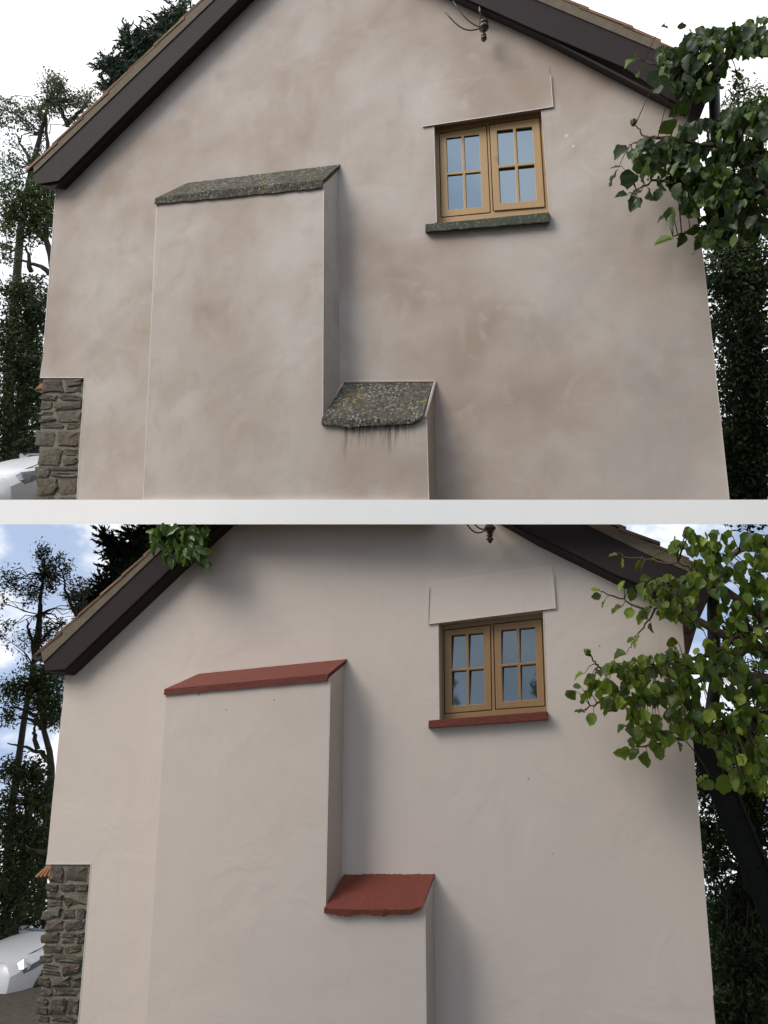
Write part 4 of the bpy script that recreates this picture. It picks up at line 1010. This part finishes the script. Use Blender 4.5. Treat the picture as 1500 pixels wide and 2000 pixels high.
tree('leaning_tree', 'dark leafy tree with a curved bare trunk left of the lower cottage', 113,
     [(98,1340,24,26,13,1.4),(105,1385,22,24,13,1.3),(70,1350,24,28,13,1),(60,1335,14,14,13,.3),(25,1350,22,30,13,.9),(90,1310,20,10,13,.5),(15,1400,14,14,13,.3),(100,1408,14,8,13,.4)],
     [(60,1960,13),(80,1750,13),(98,1560,13),(100,1500,13),(97,1468,13),(84,1420,13),(80,1380,13),(72,1340,13)], .085, M['mid_leaf'], 5200, base_r=.105,
     twigs=[[(84,1422,13),(68,1398,13),(50,1390,13),(20,1380,13)],[(83,1420,13),(62,1405,13),(35,1398,13)],[(94,1480,13),(78,1468,13),(50,1461,13),(15,1452,13)],[(72,1462,13),(66,1430,13),(68,1415,13)]])
tree('broadleaf_tree', 'dense dark tree between the white car and the left corner of the lower cottage', 114,
     [(65,1508,14,20,12,.7),(85,1560,14,34,12,.8),(30,1510,26,24,12,.7),(70,1560,24,20,12,.4),(60,1620,40,36,12.3,1.5),(15,1600,35,50,12.3,1.4),(60,1680,40,40,12.3,1.6),(15,1690,40,50,12.3,1.6),(50,1750,45,45,12.5,1.6),(5,1770,40,60,12.5,1.6),(60,1810,40,40,13,1.5),(0,1840,40,50,13,1.3),(80,1650,16,50,12,.9),(60,1900,60,50,14,1),(0,1950,50,60,14,.8)],
     [(10,2060,12.5),(30,1900,12.5),(40,1750,12.5),(50,1640,12.5),(55,1560,12.5)], .09, M['dark_leaf'], 19000, base_r=.16,
     twigs=[[(98,1578,11.8),(80,1572,11.8),(60,1555,11.8),(40,1535,11.8)],[(90,1663,11.8),(70,1660,11.8),(50,1650,11.8)]])
# right, behind the lower cottage
tree('woodland_tree', 'tall dark tree behind the leaning girder right of the lower cottage', 115,
     [(1420,1440,50,40,10,.9),(1470,1450,40,60,10,1.1),(1400,1650,36,40,10,.55),(1440,1580,40,50,10,.8),(1480,1620,40,80,10,1.4),(1395,1700,20,26,10,.3),(1372,1500,14,60,10,.5),(1376,1600,12,50,10,.3),(1430,1790,50,60,10,1.9),(1480,1770,40,70,10,1.4),(1440,1880,50,50,9.5,1.9),(1480,1900,50,70,9.5,1.6),(1440,1980,50,50,9,1.7)],
     [(1475,2160,9.5),(1468,1900,10),(1460,1700,10),(1455,1560,10),(1460,1440,10)], .10, M['dark_leaf'], 26000, base_r=.13)
tree('birch_tree', 'small fresh green leafy tree seen through the hazel right of the lower cottage', 116,
     [(1430,1240,24,40,11,1),(1470,1220,24,60,11,1),(1480,1330,30,60,11,1),(1400,1480,24,40,10.5,.9),(1440,1520,30,40,10.5,1)],
     [(1490,2100,11),(1480,1700,11),(1470,1450,11),(1450,1300,11),(1440,1200,11)], .075, M['mid_leaf'], 2800, base_r=.08)

# trees of the yard that stand behind and beside the photographer (seen in the window panes, shading the right of the gables); the one close on the left is added to block sun
def yard_tree(x, y, r, top, n, label, seed):
    rnd = random.Random(seed); root = empty('yard_tree', (x, y, 0), label, 'tree', 'trees around the yard behind the photographer')
    V = []; Fc = []; c = Vector((x, y, top - (top-2.5)/2)); h = (top-2.5)/2
    t = MB(); t.tube([(x, y, -.3), (x+.1, y, 2.5), (x-.1, y+.1, c.z), (x, y, top-.6)], [.24, .19, .12, .03], 9)
    for _ in range(n//22):
        d = rv(rnd)*rnd.random()**.35; q = c + Vector((d.x*r, d.y*r, d.z*h))
        if rnd.random() < .3: t.tube([(x, y, max(2.5, q.z-1.2)), q], [.06, .015], 5)
        for _ in range(22): small_leaf(V, Fc, q + rv(rnd)*.6*rnd.random()**.5, rv(rnd), rv(rnd), .38, .26)
    mesh('crown', V, Fc, M['mid_leaf'], root, recalc=False); t.build('trunk', M['bark'], root, smooth=True)
for k, (x, y, r, top) in enumerate([(-16, -6, 3.6, 12.5), (-16.5, -12, 3.2, 10.5), (-6.7, -10.8, 1.3, 8.6), (1.5, -13, 3.4, 14), (7, -11, 3.4, 15), (10.5, -5.5, 3.4, 15), (9.6, 0.5, 3.2, 15), (8.6, 4.2, 2.4, 13.5), (-14, 0, 3.4, 11.5), (6.6, -2.5, 2.4, 13), (13, 6, 3.2, 13), (-7.6, 0.0, 2.1, 15.5)]):
    yard_tree(x, y, r, top, 5200 if x > 3 or x == -7.6 else 2600, ['low broad tree at the far left of the yard', 'low tree left of the tall ones behind the yard', 'small narrow tree in the gap of the row behind the yard', 'tall tree in the middle of the row behind the yard', 'tall tree at the corner of the row behind the yard', 'tall tree on the right side of the yard', 'tall tree on the right close to the gables', 'slimmer tree just right of the gable corner', 'broad tree on the left side of the yard', 'tall tree close on the right of the photographer', 'tall tree farthest to the right of the yard', 'unseen tall tree close on the left of the photographer, added to shade the right of the gables'][k], 300+k)
